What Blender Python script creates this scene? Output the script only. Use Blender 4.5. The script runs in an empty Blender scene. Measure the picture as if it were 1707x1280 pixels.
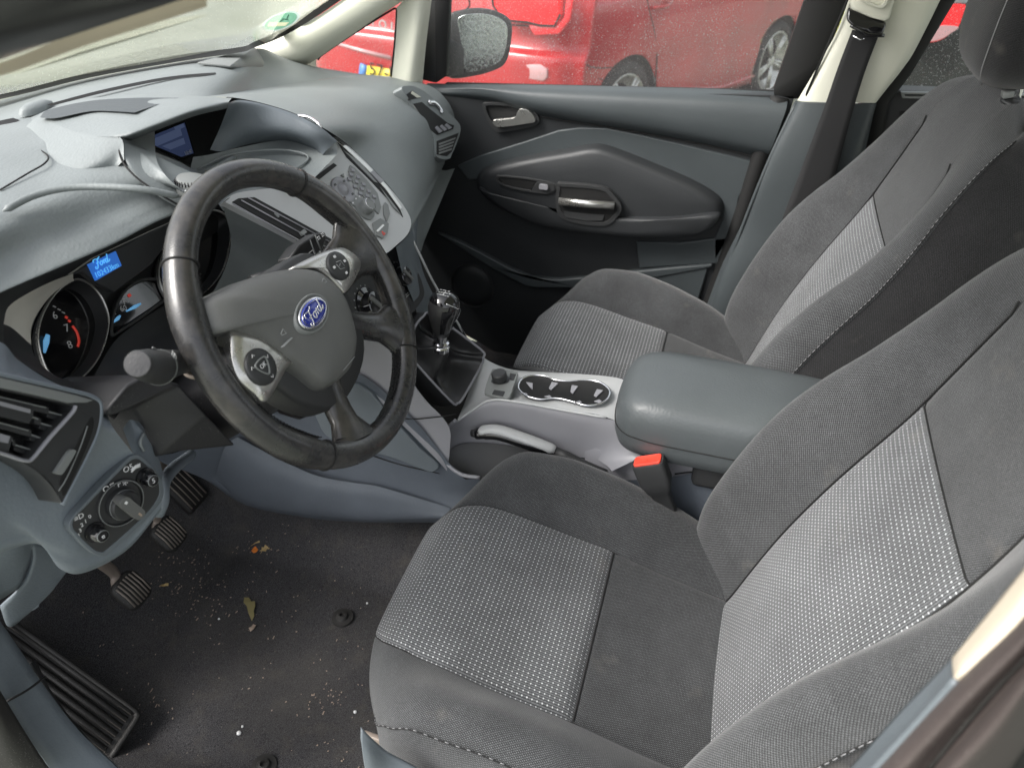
import bpy, bmesh, math, random
from mathutils import Vector as V, Matrix
from mathutils.geometry import tessellate_polygon
random.seed(7)
sc = bpy.context.scene; COL = sc.collection
PI = math.pi
# ------------------------------------------------------------------ camera
CAM = V((-0.3453, 0.1455, 1.2182)); YAW, PITCH, ROLL, FPX = 0.2672, 0.6197, 0.0252, 1294.7
FW = V((math.cos(PITCH)*math.cos(YAW), math.cos(PITCH)*math.sin(YAW), -math.sin(PITCH)))
_r = FW.cross(V((0,0,1))).normalized(); _u = _r.cross(FW)
RT = _r*math.cos(ROLL)+_u*math.sin(ROLL); UP = -_r*math.sin(ROLL)+_u*math.cos(ROLL)
cd = bpy.data.cameras.new('camera'); co = bpy.data.objects.new('camera', cd); COL.objects.link(co)
co.matrix_world = Matrix((( RT.x,UP.x,-FW.x,CAM.x),(RT.y,UP.y,-FW.y,CAM.y),(RT.z,UP.z,-FW.z,CAM.z),(0,0,0,1)))
cd.sensor_width = 36; cd.lens = FPX/1707*36; cd.clip_start = .02; cd.clip_end = 500
cd.dof.use_dof = True; cd.dof.focus_distance = 1.15; cd.dof.aperture_fstop = 7
sc.camera = co
def ray(px, py): return FW+RT*((px-853.5)/FPX)-UP*((py-640)/FPX)
def P(px, py, x=None, y=None, z=None):
    "point of the place seen at (px,py) of the photograph where it crosses a plane x=, y= or z="
    d = ray(px, py); i, v = (0,x) if x is not None else (1,y) if y is not None else (2,z)
    return CAM+d*((v-CAM[i])/d[i])
# ------------------------------------------------------------------ objects
def prop(o, label=None, cat=None, group=None, kind=None):
    for k, v in (('label',label),('category',cat),('group',group),('kind',kind)):
        if v: o[k] = v
    return o
def thing(name, label, cat, loc=(0,0,0), group=None):
    o = bpy.data.objects.new(name, None); COL.objects.link(o); o.location = loc; o.empty_display_size = .05
    return prop(o, label, cat, group)
def link(name, me, mat, parent=None, smooth=True, world=True):
    o = bpy.data.objects.new(name, me); COL.objects.link(o)
    for m in (mat if isinstance(mat,(list,tuple)) else [mat]): me.materials.append(m)
    if parent is not None:
        o.parent = parent
        if world:
            l = V((0,0,0)); p = parent
            while p is not None: l += p.location; p = p.parent
            o.matrix_parent_inverse = Matrix.Identity(4); me.transform(Matrix.Translation(-l))
    if smooth: me.polygons.foreach_set('use_smooth', [True]*len(me.polygons)); me.update()
    return o
def mesh(vs, fs, mi=None):
    me = bpy.data.meshes.new('m'); me.from_pydata([tuple(v) for v in vs], [], fs)
    bm = bmesh.new(); bm.from_mesh(me); bmesh.ops.recalc_face_normals(bm, faces=bm.faces); bm.to_mesh(me); bm.free()
    return me
def bev(o, w, seg=2, ang=35):
    if w:
        m = o.modifiers.new('bevel','BEVEL'); m.width = w; m.segments = seg; m.limit_method = 'ANGLE'; m.angle_limit = math.radians(ang); m.harden_normals = False
    return o
def sharp(me, ang=35):
    me.set_sharp_from_angle(angle=math.radians(ang))
class MB:
    def __init__(s): s.v=[]; s.f=[]
    def add(s, vs, fs):
        b=len(s.v); s.v += [V(q) for q in vs]; s.f += [tuple(b+i for i in f) for f in fs]; return s
    def prism(s, pts, d):
        "closed extrusion of a (possibly concave) polygon by d"
        n=len(pts); pts=[V(p) for p in pts]; d=V(d)
        tris = tessellate_polygon([pts])
        s.add(pts+[p+d for p in pts], [tuple(t) for t in tris]+[tuple(n+i for i in reversed(t)) for t in tris]+[(i,(i+1)%n,n+(i+1)%n,n+i) for i in range(n)]); return s
    def box(s, c, ax, ay, az):
        c,ax,ay,az = V(c),V(ax),V(ay),V(az)
        vs=[c+ax*i+ay*j+az*k for i in (-1,1) for j in (-1,1) for k in (-1,1)]
        s.add(vs,[(0,1,3,2),(4,6,7,5),(0,4,5,1),(2,3,7,6),(0,2,6,4),(1,5,7,3)]); return s
    def tube(s, pts, r, n=10, closed=False, flat=None, cap=True):
        pts=[V(p) for p in pts]; m=len(pts); rs = r if isinstance(r,(list,tuple)) else [r]*m
        rings=[]; ref=None
        for i,p in enumerate(pts):
            a=pts[(i-1)%m] if closed or i else pts[0]; b=pts[(i+1)%m] if closed or i<m-1 else pts[-1]
            t=(b-a).normalized()
            if flat is not None: nn=V(flat); nn=(nn-t*nn.dot(t)).normalized()
            else:
                if ref is None: ref = t.orthogonal().normalized()
                nn=(ref-t*ref.dot(t)).normalized(); ref=nn
            bb=t.cross(nn); rr=rs[i]; ra,rb=(rr if isinstance(rr,(list,tuple)) else (rr,rr))
            rings.append([p+nn*(math.cos(2*PI*k/n)*ra)+bb*(math.sin(2*PI*k/n)*rb) for k in range(n)])
        vs=[q for R in rings for q in R]; fs=[]
        for i in range(m if closed else m-1):
            j=(i+1)%m
            for k in range(n): fs.append((i*n+k,i*n+(k+1)%n,j*n+(k+1)%n,j*n+k))
        if not closed and cap: fs += [tuple(range(n)), tuple((m-1)*n+k for k in reversed(range(n)))]
        s.add(vs,fs); return s
    def lathe(s, o, axis, prof, n=32, cap=True):
        "prof: list of (radius, height along axis)"
        o=V(o); axis=V(axis).normalized(); a=axis.orthogonal().normalized(); b=axis.cross(a)
        vs=[o+axis*h+(a*math.cos(2*PI*k/n)+b*math.sin(2*PI*k/n))*r for r,h in prof for k in range(n)]
        fs=[(i*n+k,i*n+(k+1)%n,(i+1)*n+(k+1)%n,(i+1)*n+k) for i in range(len(prof)-1) for k in range(n)]
        if cap: fs += [tuple(range(n)), tuple((len(prof)-1)*n+k for k in reversed(range(n)))]
        s.add(vs,fs); return s
    def grid(s, rows, closed=False):
        nr=len(rows); nc=len(rows[0]); assert all(len(R)==nc for R in rows)
        s.add([q for R in rows for q in R],[(i*nc+k,i*nc+(k+1)%nc,(i+1)*nc+(k+1)%nc,(i+1)*nc+k) for i in range(nr-1) for k in range(nc if closed else nc-1)]); return s
    def build(s, name, mat, parent=None, bevel=0, smooth=True, seg=2, sub=0, sh=None):
        o = link(name, mesh(s.v, s.f), mat, parent, smooth)
        if sub:
            m=o.modifiers.new('sub','SUBSURF'); m.levels=m.render_levels=sub
        bev(o, bevel, seg)
        if sh: sharp(o.data, sh)
        return o
def cr(a,b,c,d,t):
    return (b*2+(c-a)*t+(a*2-b*5+c*4-d)*t*t+(b*3-a-c*3+d)*t*t*t)*.5
def spline(pts, n, closed=False):
    "Catmull-Rom through pts, n steps per span"
    pts=[V(p) for p in pts]; m=len(pts); out=[]
    for i in range(m if closed else m-1):
        if closed: a,b,c,d=pts[(i-1)%m],pts[i],pts[(i+1)%m],pts[(i+2)%m]
        else:
            b,c=pts[i],pts[i+1]; a=pts[i-1] if i else b*2-c; d=pts[i+2] if i+2<m else c*2-b
        out += [cr(a,b,c,d,k/n) for k in range(n)]
    if not closed: out.append(pts[-1])
    return out
def surf(rows, nu=6, nv=6):
    rows=[spline(r,nu) for r in rows]
    cols=[spline([r[k] for r in rows],nv) for k in range(len(rows[0]))]
    return [[c[i] for c in cols] for i in range(len(cols[0]))]
def sheet(name, rows, mat, parent=None, nu=6, nv=6, thick=0, bevel=0):
    o = MB().grid(surf(rows,nu,nv)).build(name, mat, parent)
    # faces should look at the camera side
    me=o.data
    if me.polygons:
        base=V((0,0,0)); p=parent
        while p is not None: base+=p.location; p=p.parent
        s=sum((CAM-(q.center+base)).dot(q.normal) for q in me.polygons)
        if s<0: me.flip_normals()
    if thick:
        m=o.modifiers.new('solid','SOLIDIFY'); m.thickness=thick; m.offset=-1
    bev(o,bevel)
    return o
class FR:
    "a local frame: origin, u right, v up, n towards the viewer"
    def __init__(s,o,u,v): s.o=V(o); s.u=V(u).normalized(); v=V(v); s.v=(v-s.u*v.dot(s.u)).normalized(); s.n=s.u.cross(s.v)
    def W(s,u,v,h=0): return s.o+s.u*u+s.v*v+s.n*h
    def L(s,px,py,h=0):
        d=ray(px,py); o=s.o+s.n*h; t=((o-CAM).dot(s.n))/d.dot(s.n); q=CAM+d*t-o; return (q.dot(s.u),q.dot(s.v))
    def px(s,pts,h=0): return [s.L(a,b,h) for a,b in pts]
    def poly(s,pts,h=0): return [s.W(u,v,h) for u,v in pts]
def smooth2(pts,n=5):
    return [(q.x,q.y) for q in spline([V((a,b,0)) for a,b in pts],n,True)]
def rrect(cx,cy,w,h,r,n=5,rot=0):
    out=[]
    for sx,sy,a0 in ((1,1,0),(-1,1,90),(-1,-1,180),(1,-1,270)):
        for k in range(n+1):
            a=math.radians(a0+90*k/n); out.append(((sx*(w/2-r)+r*math.cos(a)),(sy*(h/2-r)+r*math.sin(a))))
    c,s=math.cos(rot),math.sin(rot)
    return [(cx+x*c-y*s,cy+x*s+y*c) for x,y in out]
def ell(cx,cy,a,b,n=32,rot=0):
    c,s=math.cos(rot),math.sin(rot)
    return [(cx+a*math.cos(2*PI*k/n)*c-b*math.sin(2*PI*k/n)*s, cy+a*math.cos(2*PI*k/n)*s+b*math.sin(2*PI*k/n)*c) for k in range(n)]
def slab(name, fr, pts, h0, h1, mat, parent=None, bevel=.001, seg=2):
    return MB().prism(fr.poly(pts,h0), fr.n*(h1-h0)).build(name, mat, parent, bevel, seg=seg, sh=40)
def dome(name, fr, pts, prof, mat, parent=None, c=None):
    "outline shrunk towards its centre along prof [(scale, height)...]"
    if c is None: c=(sum(p[0] for p in pts)/len(pts), sum(p[1] for p in pts)/len(pts))
    rows=[[fr.W(c[0]+(p[0]-c[0])*s, c[1]+(p[1]-c[1])*s, h) for p in pts] for s,h in prof]
    m=MB().grid(rows, True); n=len(pts); b=(len(prof)-1)*n
    m.f.append(tuple(b+k for k in range(n)))
    return m.build(name, mat, parent)
def resamp(p,n):
    q=[V((a,b,0)) for a,b in p]; q.append(q[0]); L=[0]
    for a,b in zip(q,q[1:]): L.append(L[-1]+(b-a).length)
    out=[];j=0
    for k in range(n):
        t=L[-1]*k/n
        while L[j+1]<t: j+=1
        f=(t-L[j])/max(1e-9,L[j+1]-L[j]); c=q[j].lerp(q[j+1],f); out.append((c.x,c.y))
    return out
def ring(name, fr, outer, inner, h0, h1, mat, parent=None, bevel=.0006):
    if len(outer)!=len(inner): outer=resamp(outer,64); inner=resamp(inner,64)
    n=len(outer)
    rows=[fr.poly(outer,h0),fr.poly(outer,h1),fr.poly(inner,h1),fr.poly(inner,h0),fr.poly(outer,h0)]
    return MB().grid(rows,True).build(name,mat,parent,bevel,sh=40)
FONT=None
def text(name, s, fr, u, v, size, mat, parent, h=.0005, rot=0, shear=0, ext=.0002, align='CENTER', sx=1):
    cu=bpy.data.curves.new('t','FONT'); cu.body=s; cu.size=size; cu.align_x=align; cu.align_y='CENTER'; cu.extrude=ext; cu.shear=shear; cu.resolution_u=3
    to=bpy.data.objects.new('t',cu); COL.objects.link(to)
    bpy.context.view_layer.update()
    me=bpy.data.meshes.new_from_object(to.evaluated_get(bpy.context.evaluated_depsgraph_get())); bpy.data.objects.remove(to)
    c,sn=math.cos(rot),math.sin(rot); U=fr.u*c+fr.v*sn; Vv=-fr.u*sn+fr.v*c; o=fr.W(u,v,h)
    me.transform(Matrix(((U.x*sx,Vv.x,fr.n.x,o.x),(U.y*sx,Vv.y,fr.n.y,o.y),(U.z*sx,Vv.z,fr.n.z,o.z),(0,0,0,1))))
    me.materials.clear()
    return link(name, me, mat, parent, smooth=False)
def strokes(name, fr, lines, r, mat, parent, h=.0006, tf=None):
    m=MB()
    for ln in lines:
        pts=[fr.W(*(tf(a,b) if tf else (a,b)),h) for a,b in ln]
        m.tube(pts, r, 5, flat=fr.n)
    return m.build(name, mat, parent)
# ------------------------------------------------------------------ materials
class NT:
    def __init__(s, name):
        s.m=bpy.data.materials.new(name); s.m.use_nodes=True; s.t=s.m.node_tree; s.t.nodes.clear()
        s.out=s.n('ShaderNodeOutputMaterial')
    def n(s, ty, **k):
        nd=s.t.nodes.new(ty)
        for a,b in k.items():
            if a.startswith('i_'):
                key=a[2:]; key=int(key) if key.isdigit() else key.replace('_',' ')
                nd.inputs[key].default_value=b
            else: setattr(nd,a,b)
        return nd
    def l(s,a,b): s.t.links.new(a,b)
    def math(s,op,a,b=None,c=None):
        nd=s.n('ShaderNodeMath',operation=op)
        for i,v in enumerate((a,b,c)):
            if v is None: continue
            if isinstance(v,(int,float)): nd.inputs[i].default_value=v
            else: s.l(v,nd.inputs[i])
        return nd.outputs[0]
    def noise(s,co,scale,detail=2,rough=.5):
        nd=s.n('ShaderNodeTexNoise'); nd.inputs['Scale'].default_value=scale; nd.inputs['Detail'].default_value=detail; nd.inputs['Roughness'].default_value=rough
        s.l(co,nd.inputs['Vector']); return nd.outputs['Fac']
    def ramp(s,fac,*st):
        nd=s.n('ShaderNodeValToRGB'); e=nd.color_ramp.elements
        while len(e)<len(st): e.new(.5)
        for k,(p,c) in enumerate(st):
            e[k].position=p; e[k].color=(c,c,c,1) if isinstance(c,(int,float)) else (*c,1)
        s.l(fac,nd.inputs['Fac']); return nd.outputs['Color']
    def mix(s,f,a,b,blend='MIX'):
        nd=s.n('ShaderNodeMix',data_type='RGBA',blend_type=blend)
        for si,v in ((0,f),(6,a),(7,b)):
            sock=nd.inputs[si]
            if isinstance(v,(int,float)): sock.default_value = v if si==0 else (v,v,v,1)
            elif isinstance(v,tuple): sock.default_value=(*v,1)
            else: s.l(v,sock)
        return nd.outputs[2]
    def bsdf(s,col,rough=.5,metal=0,bump=None,bs=.3,bd=.001,spec=.5,coat=0):
        b=s.n('ShaderNodeBsdfPrincipled')
        for k,v in (('Base Color',col),('Roughness',rough),('Metallic',metal),('Specular IOR Level',spec),('Coat Weight',coat)):
            if isinstance(v,tuple): b.inputs[k].default_value=(*v,1)
            elif isinstance(v,(int,float)): b.inputs[k].default_value=v
            else: s.l(v,b.inputs[k])
        if bump is not None:
            bp=s.n('ShaderNodeBump'); bp.inputs['Strength'].default_value=bs; bp.inputs['Distance'].default_value=bd
            s.l(bump,bp.inputs['Height']); s.l(bp.outputs[0],b.inputs['Normal'])
        s.l(b.outputs[0],s.out.inputs[0]); s.b=b; return b
def geo(t):
    g=t.n('ShaderNodeNewGeometry'); return g.outputs['Position']
def plastic(name, col, rough=.5, grain=1400, gs=.25, var=.12, spec=.5, dust=0):
    t=NT(name); p=geo(t)
    n1=t.noise(p,7,4,.6); n2=t.noise(p,grain,2,.5)
    c=t.mix(1.0,col,t.ramp(n1,(.3,1-var),(.7,1+var*.5)),'MULTIPLY')
    if dust:
        d=t.noise(p,420,3,.7); d2=t.noise(p,9,3,.6)
        f=t.math('MULTIPLY',t.ramp(d,(.60,0.),(.72,1.)),t.ramp(d2,(.42,0.),(.65,1.)))
        c=t.mix(t.math('MULTIPLY',f,dust),c,(.33,.32,.30))
    r=t.math('ADD',t.math('MULTIPLY',n1,.14),rough-.07)
    t.bsdf(c,r,0,n2,gs,.0006,spec); return t.m
def flat(name,col,rough=.5,metal=0,spec=.5,coat=0):
    t=NT(name); p=geo(t); n=t.noise(p,35,3,.6)
    c=t.mix(1.0,col,t.ramp(n,(.3,.92),(.7,1.04)),'MULTIPLY')
    t.bsdf(c,t.math('ADD',t.math('MULTIPLY',n,.1),rough-.05),metal,spec=spec,coat=coat); return t.m
def glow(name,col,st,rough=.3):
    t=NT(name); b=t.bsdf(col,rough); b.inputs['Emission Color'].default_value=(*col,1); b.inputs['Emission Strength'].default_value=st; return t.m
def uvn(t): return t.n('ShaderNodeUVMap').outputs[0]
def cell(t,u,v,pu,pv,stag=True):
    "distance from centre of staggered cells, in metres; returns du,dv"
    vv=t.math('DIVIDE',v,pv); row=t.math('FLOOR',vv)
    uu=t.math('DIVIDE',u,pu)
    if stag: uu=t.math('ADD',uu,t.math('MULTIPLY',t.math('MODULO',t.math('ABSOLUTE',row),2.),.5))
    du=t.math('MULTIPLY',t.math('SUBTRACT',t.math('FRACT',uu),.5),pu); dv=t.math('MULTIPLY',t.math('SUBTRACT',t.math('FRACT',vv),.5),pv)
    return du,dv
def fabric(name, base, light, dots=False, k=1.):
    t=NT(name); uv=uvn(t); sp=t.n('ShaderNodeSeparateXYZ'); t.l(uv,sp.inputs[0]); u,v=sp.outputs[0],sp.outputs[1]
    p=geo(t); big=t.noise(p,5,3,.6); fine=t.noise(p,900,2,.6)
    du,dv=cell(t,u,v,.0028,.0021)
    w=t.ramp(t.math('MULTIPLY',t.math('SQRT',t.math('ADD',t.math('MULTIPLY',du,du),t.math('MULTIPLY',dv,dv))),300.),(.10,1.),(.40,0.))
    c=t.mix(t.math('MULTIPLY',w,1. if not dots else .25),base,light)
    h=w
    if dots:
        # ribs across, and rows of pale stitches
        rb=t.math('ABSOLUTE',t.math('SUBTRACT',t.math('FRACT',t.math('DIVIDE',u,.0032)),.5))
        rr=t.ramp(rb,(.05,0.),(.4,1.))
        c=t.mix(rr,base,light); h=rr
        du,dv=cell(t,u,v,.0064,.0070,False)
        dd=t.math('SQRT',t.math('ADD',t.math('MULTIPLY',du,du),t.math('MULTIPLY',t.math('MULTIPLY',dv,dv),1.3)))
        dm=t.ramp(t.math('MULTIPLY',dd,300.),(.22,1.),(.40,0.))
        c=t.mix(dm,c,(.66,.68,.70))
    c=t.mix(1.0,c,t.ramp(big,(.3,.82),(.7,1.1)),'MULTIPLY')
    c=t.mix(1.0,c,t.ramp(fine,(.35,.6),(.65,1.35)),'MULTIPLY')
    md=t.noise(p,17,5,.7); c=t.mix(1.0,c,t.ramp(md,(.3,.84),(.75,1.16)),'MULTIPLY')
    st=t.noise(p,11,3,.7); c=t.mix(t.math('MULTIPLY',t.ramp(st,(.62,0.),(.80,1.)),.25),c,(.22,.20,.17))
    b=t.bsdf(c,.95,0,t.math('ADD',h,t.math('MULTIPLY',fine,.5)),.35,.0008,.15)
    b.inputs['Sheen Weight'].default_value=.25; b.inputs['Sheen Roughness'].default_value=.5
    return t.m
def leather():
    t=NT('worn_leather'); p=geo(t)
    n1=t.noise(p,14,4,.65); n2=t.noise(p,900,2,.5); n3=t.noise(p,60,4,.7)
    wear=t.ramp(n1,(.45,0.),(.72,1.)); 
    c=t.mix(t.math('MULTIPLY',wear,.6),(.020,.020,.021),(.105,.095,.080))
    c=t.mix(t.math('MULTIPLY',t.ramp(n3,(.5,0.),(.75,1.)),.3),c,(.09,.085,.075))
    r=t.math('SUBTRACT',.48,t.math('MULTIPLY',n1,.25))
    b=t.bsdf(c,t.math('SUBTRACT',r,.10),0,n2,.25,.0006,.7); return t.m
def carpet(name, base, dirt=1.):
    t=NT(name); p=geo(t)
    f=t.noise(p,700,3,.7); big=t.noise(p,4.5,4,.6); mid=t.noise(p,22,5,.7)
    c=t.mix(1.0,base,t.ramp(f,(.35,.25),(.65,2.1)),'MULTIPLY')
    c=t.mix(t.math('MULTIPLY',t.ramp(big,(.45,0.),(.70,1.)),.55*dirt),c,(.085,.080,.074))
    c=t.mix(t.math('MULTIPLY',t.ramp(mid,(.52,0.),(.78,1.)),.35*dirt),c,(.12,.105,.085))
    sp=t.noise(p,310,2,.5); zone=t.noise(p,7,3,.6)
    m=t.math('MULTIPLY',t.ramp(sp,(.70,0.),(.74,1.)),t.ramp(zone,(.45,.05),(.65,1.)))
    c=t.mix(t.math('MULTIPLY',m,.8*dirt),c,(.30,.25,.20))
    t.bsdf(c,1.,0,t.math('ADD',f,t.math('MULTIPLY',mid,.6)),.6,.002,.1); return t.m
def paint(name,col,wet=1.):
    t=NT(name); p=geo(t); n=t.noise(p,3,2,.5); d=t.noise(p,130,2,.6)
    c=t.mix(1.0,col,t.ramp(n,(.3,.8),(.7,1.15)),'MULTIPLY')
    m=t.ramp(d,(.66,0.),(.70,.5*wet)); c=t.mix(m,c,(.55,.5,.5))
    b=t.bsdf(c,.22,0,d,.25,.002,.5,.8); b.inputs['Coat Roughness'].default_value=.06; return t.m
def glass(name,drops=.5,tint=(.93,.95,.94),haze=.0,scale=230,thr=.62,film=(.8,.82,.8)):
    "clear pane with wet specks and a pale haze mixed in to lighten the view"
    t=NT(name); p=geo(t)
    tr=t.n('ShaderNodeBsdfTransparent'); tr.inputs[0].default_value=(*tint,1)
    gl=t.n('ShaderNodeBsdfGlossy'); gl.inputs['Roughness'].default_value=.03
    fr=t.n('ShaderNodeFresnel'); fr.inputs[0].default_value=1.35
    m1=t.n('ShaderNodeMixShader'); t.l(t.math('MULTIPLY',fr.outputs[0],.6),m1.inputs[0]); t.l(tr.outputs[0],m1.inputs[1]); t.l(gl.outputs[0],m1.inputs[2])
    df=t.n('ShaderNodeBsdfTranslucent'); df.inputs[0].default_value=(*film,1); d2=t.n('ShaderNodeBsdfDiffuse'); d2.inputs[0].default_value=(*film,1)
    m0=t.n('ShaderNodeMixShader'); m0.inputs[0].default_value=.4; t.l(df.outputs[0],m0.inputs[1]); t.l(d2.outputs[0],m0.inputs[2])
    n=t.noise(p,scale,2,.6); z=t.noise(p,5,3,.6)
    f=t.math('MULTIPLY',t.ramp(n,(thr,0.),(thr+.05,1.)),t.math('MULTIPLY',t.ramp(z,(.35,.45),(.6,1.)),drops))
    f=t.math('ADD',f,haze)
    m2=t.n('ShaderNodeMixShader'); t.l(f,m2.inputs[0]); t.l(m1.outputs[0],m2.inputs[1]); t.l(m0.outputs[0],m2.inputs[2])
    t.l(m2.outputs[0],t.out.inputs[0]); return t.m
M={}
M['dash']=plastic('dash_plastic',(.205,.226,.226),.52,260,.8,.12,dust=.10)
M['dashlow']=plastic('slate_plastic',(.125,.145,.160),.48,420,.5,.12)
M['dashdirty']=plastic('slate_plastic_dusty',(.095,.110,.132),.5,420,.4,.16,dust=.35)
M['black']=plastic('black_plastic',(.032,.033,.034),.45,1100,.3,.15)
M['blackdusty']=plastic('dusty_black_plastic',(.026,.026,.028),.5,1100,.3,.15,dust=.5)
M['gloss']=flat('gloss_black',(.008,.008,.009),.08,0,.6,.5)
M['dark']=flat('deep_black',(.006,.006,.006),.7)
M['door']=plastic('door_black_plastic',(.024,.026,.028),.5,300,.5,.12)
M['doormid']=plastic('door_grey_plastic',(.055,.064,.068),.46,300,.5,.10)
M['silver']=plastic('silver_paint_plastic',(.46,.47,.47),.36,2500,.05,.05)
M['silverdark']=plastic('satin_grey_plastic',(.27,.27,.29),.38,2500,.05,.06)
M['alu']=flat('brushed_aluminium',(.62,.61,.58),.28,.9)
M['chrome']=flat('chrome',(.78,.78,.80),.08,1.)
M['btn']=plastic('grey_button',(.20,.21,.205),.45,1800,.1,.05)
M['pad']=plastic('airbag_cover',(.125,.127,.122),.48,700,.5,.1,dust=.12)
M['leather']=leather()
M['leather2']=plastic('black_leather',(.035,.035,.036),.33,500,.5,.2)
M['fab']=fabric('woven_seat_fabric',(.015,.016,.017),(.122,.125,.129))
M['fabside']=fabric('dark_side_fabric',(.014,.014,.015),(.040,.040,.042))
M['dots']=fabric('dotted_insert_fabric',(.036,.038,.040),(.155,.160,.166),True)
M['thread']=flat('pale_thread',(.30,.30,.31),.8)
M['seam']=flat('seam_shadow',(.012,.012,.012),.9)
M['carpet']=carpet('dusty_carpet',(.046,.045,.047))
M['carpet2']=carpet('plain_carpet',(.012,.012,.013),.3)
M['rubber']=plastic('rubber',(.020,.019,.018),.6,600,.4,.2,dust=.5)
M['rustrub']=plastic('worn_rubber_edge',(.20,.175,.15),.6,600,.4,.3)
M['metalbrown']=flat('dirty_steel',(.24,.20,.17),.5,.2)
M['cream']=plastic('cream_trim',(.66,.66,.56),.55,700,.3,.05)
M['creamwarm']=plastic('warm_cream_trim',(.66,.58,.46),.55,700,.3,.05)
M['fascia']=plastic('fascia_plastic',(.165,.192,.218),.5,260,.8,.12,dust=.25)
M['arm']=plastic('armrest_vinyl',(.080,.090,.094),.42,260,.7,.08)
M['belt']=plastic('belt_webbing',(.017,.017,.018),.8,1500,.8,.1)
M['white']=flat('white_print',(.75,.75,.75),.6)
M['greyprint']=flat('grey_print',(.35,.36,.36),.6)
M['red']=glow('red_print',(.75,.06,.04),.25)
M['buckred']=flat('red_button',(.85,.07,.04),.35)
M['needle']=glow('blue_needle',(.20,.55,.95),.35)
M['lcd']=glow('blue_lcd',(.03,.16,.60),.55)
M['lcdtxt']=glow('lcd_text',(.12,.50,.95),.7)
M['screen']=glow('navy_screen',(.035,.05,.11),.5,.15)
M['screen2']=glow('navy_screen_light',(.09,.12,.22),.4,.15)
M['blue']=flat('blue_enamel',(.012,.03,.33),.2,0,.5,.6)
M['redpaint']=paint('red_car_paint',(.46,.008,.012))
M['redtrim']=flat('red_lens',(.80,.02,.03),.15,0,.5,.5)
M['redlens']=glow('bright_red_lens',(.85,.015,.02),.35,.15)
M['pinklens']=flat('clear_lens',(.60,.33,.34),.15,0,.5,.5)
M['darkpaint']=paint('dark_car_paint',(.010,.009,.009),.3)
M['glass']=glass('side_window_glass',.55,haze=.02)
M['wet']=glass('wet_side_window_glass',.42,scale=330,thr=.63,haze=.05,film=(.80,.74,.74))
M['wind']=glass('windscreen_glass',.22,haze=.32,film=(.76,.78,.64))  # haze and its tint are mixed in to brighten the view outside
M['windwet']=glass('wet_glass_border',1.,scale=300,thr=.45,haze=.2,film=(.75,.76,.72))
M['mirror']=flat('mirror_glass',(.80,.84,.86),.03,1.)
M['leaf']=flat('dry_leaf',(.50,.36,.16),.7)
M['leafo']=flat('orange_leaf',(.75,.22,.03),.6)
M['leafg']=flat('olive_leaf',(.20,.17,.07),.7)
M['crumb']=flat('pale_crumb',(.36,.28,.22),.9)
M['yellow']=flat('yellow_plate',(.80,.60,.05),.4)
M['eublue']=flat('plate_blue',(.10,.25,.60),.4)
M['tyre']=flat('tyre_rubber',(.02,.02,.021),.8)
# ================================================================== seats
def lerp_tab(tab, x):
    if x<=tab[0][0]: return tab[0][1]
    for (a,b),(c,d) in zip(tab,tab[1:]):
        if x<=c: return b+(d-b)*(x-a)/(c-a)
    return tab[-1][1]
def smooth_tab(tab, x, w=.03):
    return (lerp_tab(tab,x-w)+2*lerp_tab(tab,x)+lerp_tab(tab,x+w))/4
def uvgrid(name, rows, us, vs, mats, matf, parent, closed=False, cap=False):
    nr=len(rows); nc=len(rows[0]); vsx=[q for R in rows for q in R]; fs=[]; mi=[]; uv=[]
    for i in range(nr-1):
        for k in range(nc if closed else nc-1):
            k2=(k+1)%nc; fs.append((i*nc+k,i*nc+k2,(i+1)*nc+k2,(i+1)*nc+k)); mi.append(matf(i,k))
            u0=us[k]; u1=us[k+1]; uv += [(u0,vs[i]),(u1,vs[i]),(u1,vs[i+1]),(u0,vs[i+1])]
    if cap:
        for b in (0,(nr-1)*nc):
            fs.append(tuple(b+k for k in range(nc))); mi.append(mi[0] if b==0 else matf(nr-2,0)); uv += [(us[k],0) for k in range(nc)]
    me=bpy.data.meshes.new('m'); me.from_pydata([tuple(v) for v in vsx],[],fs)
    l=me.uv_layers.new(name='UVMap')
    for k,c in enumerate(uv): l.data[k].uv=c
    me.polygons.foreach_set('material_index',mi)
    bm=bmesh.new(); bm.from_mesh(me); bmesh.ops.recalc_face_normals(bm,faces=bm.faces); bm.to_mesh(me); bm.free()
    return link(name, me, mats, parent)
HC=[(-.06,.225),(.0,.232),(.03,.240),(.12,.262),(.21,.290),(.30,.308),(.39,.330),(.44,.335),(.475,.326),(.50,.295)]
HB=[(-.06,.24),(0,.262),(.07,.290),(.125,.325),(.217,.362),(.30,.384),(.386,.380),(.44,.350),(.48,.305),(.50,.275)]
WB=[(-.06,.262),(0,.268),(.33,.268),(.42,.262),(.465,.243),(.49,.215),(.505,.185)]
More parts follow.
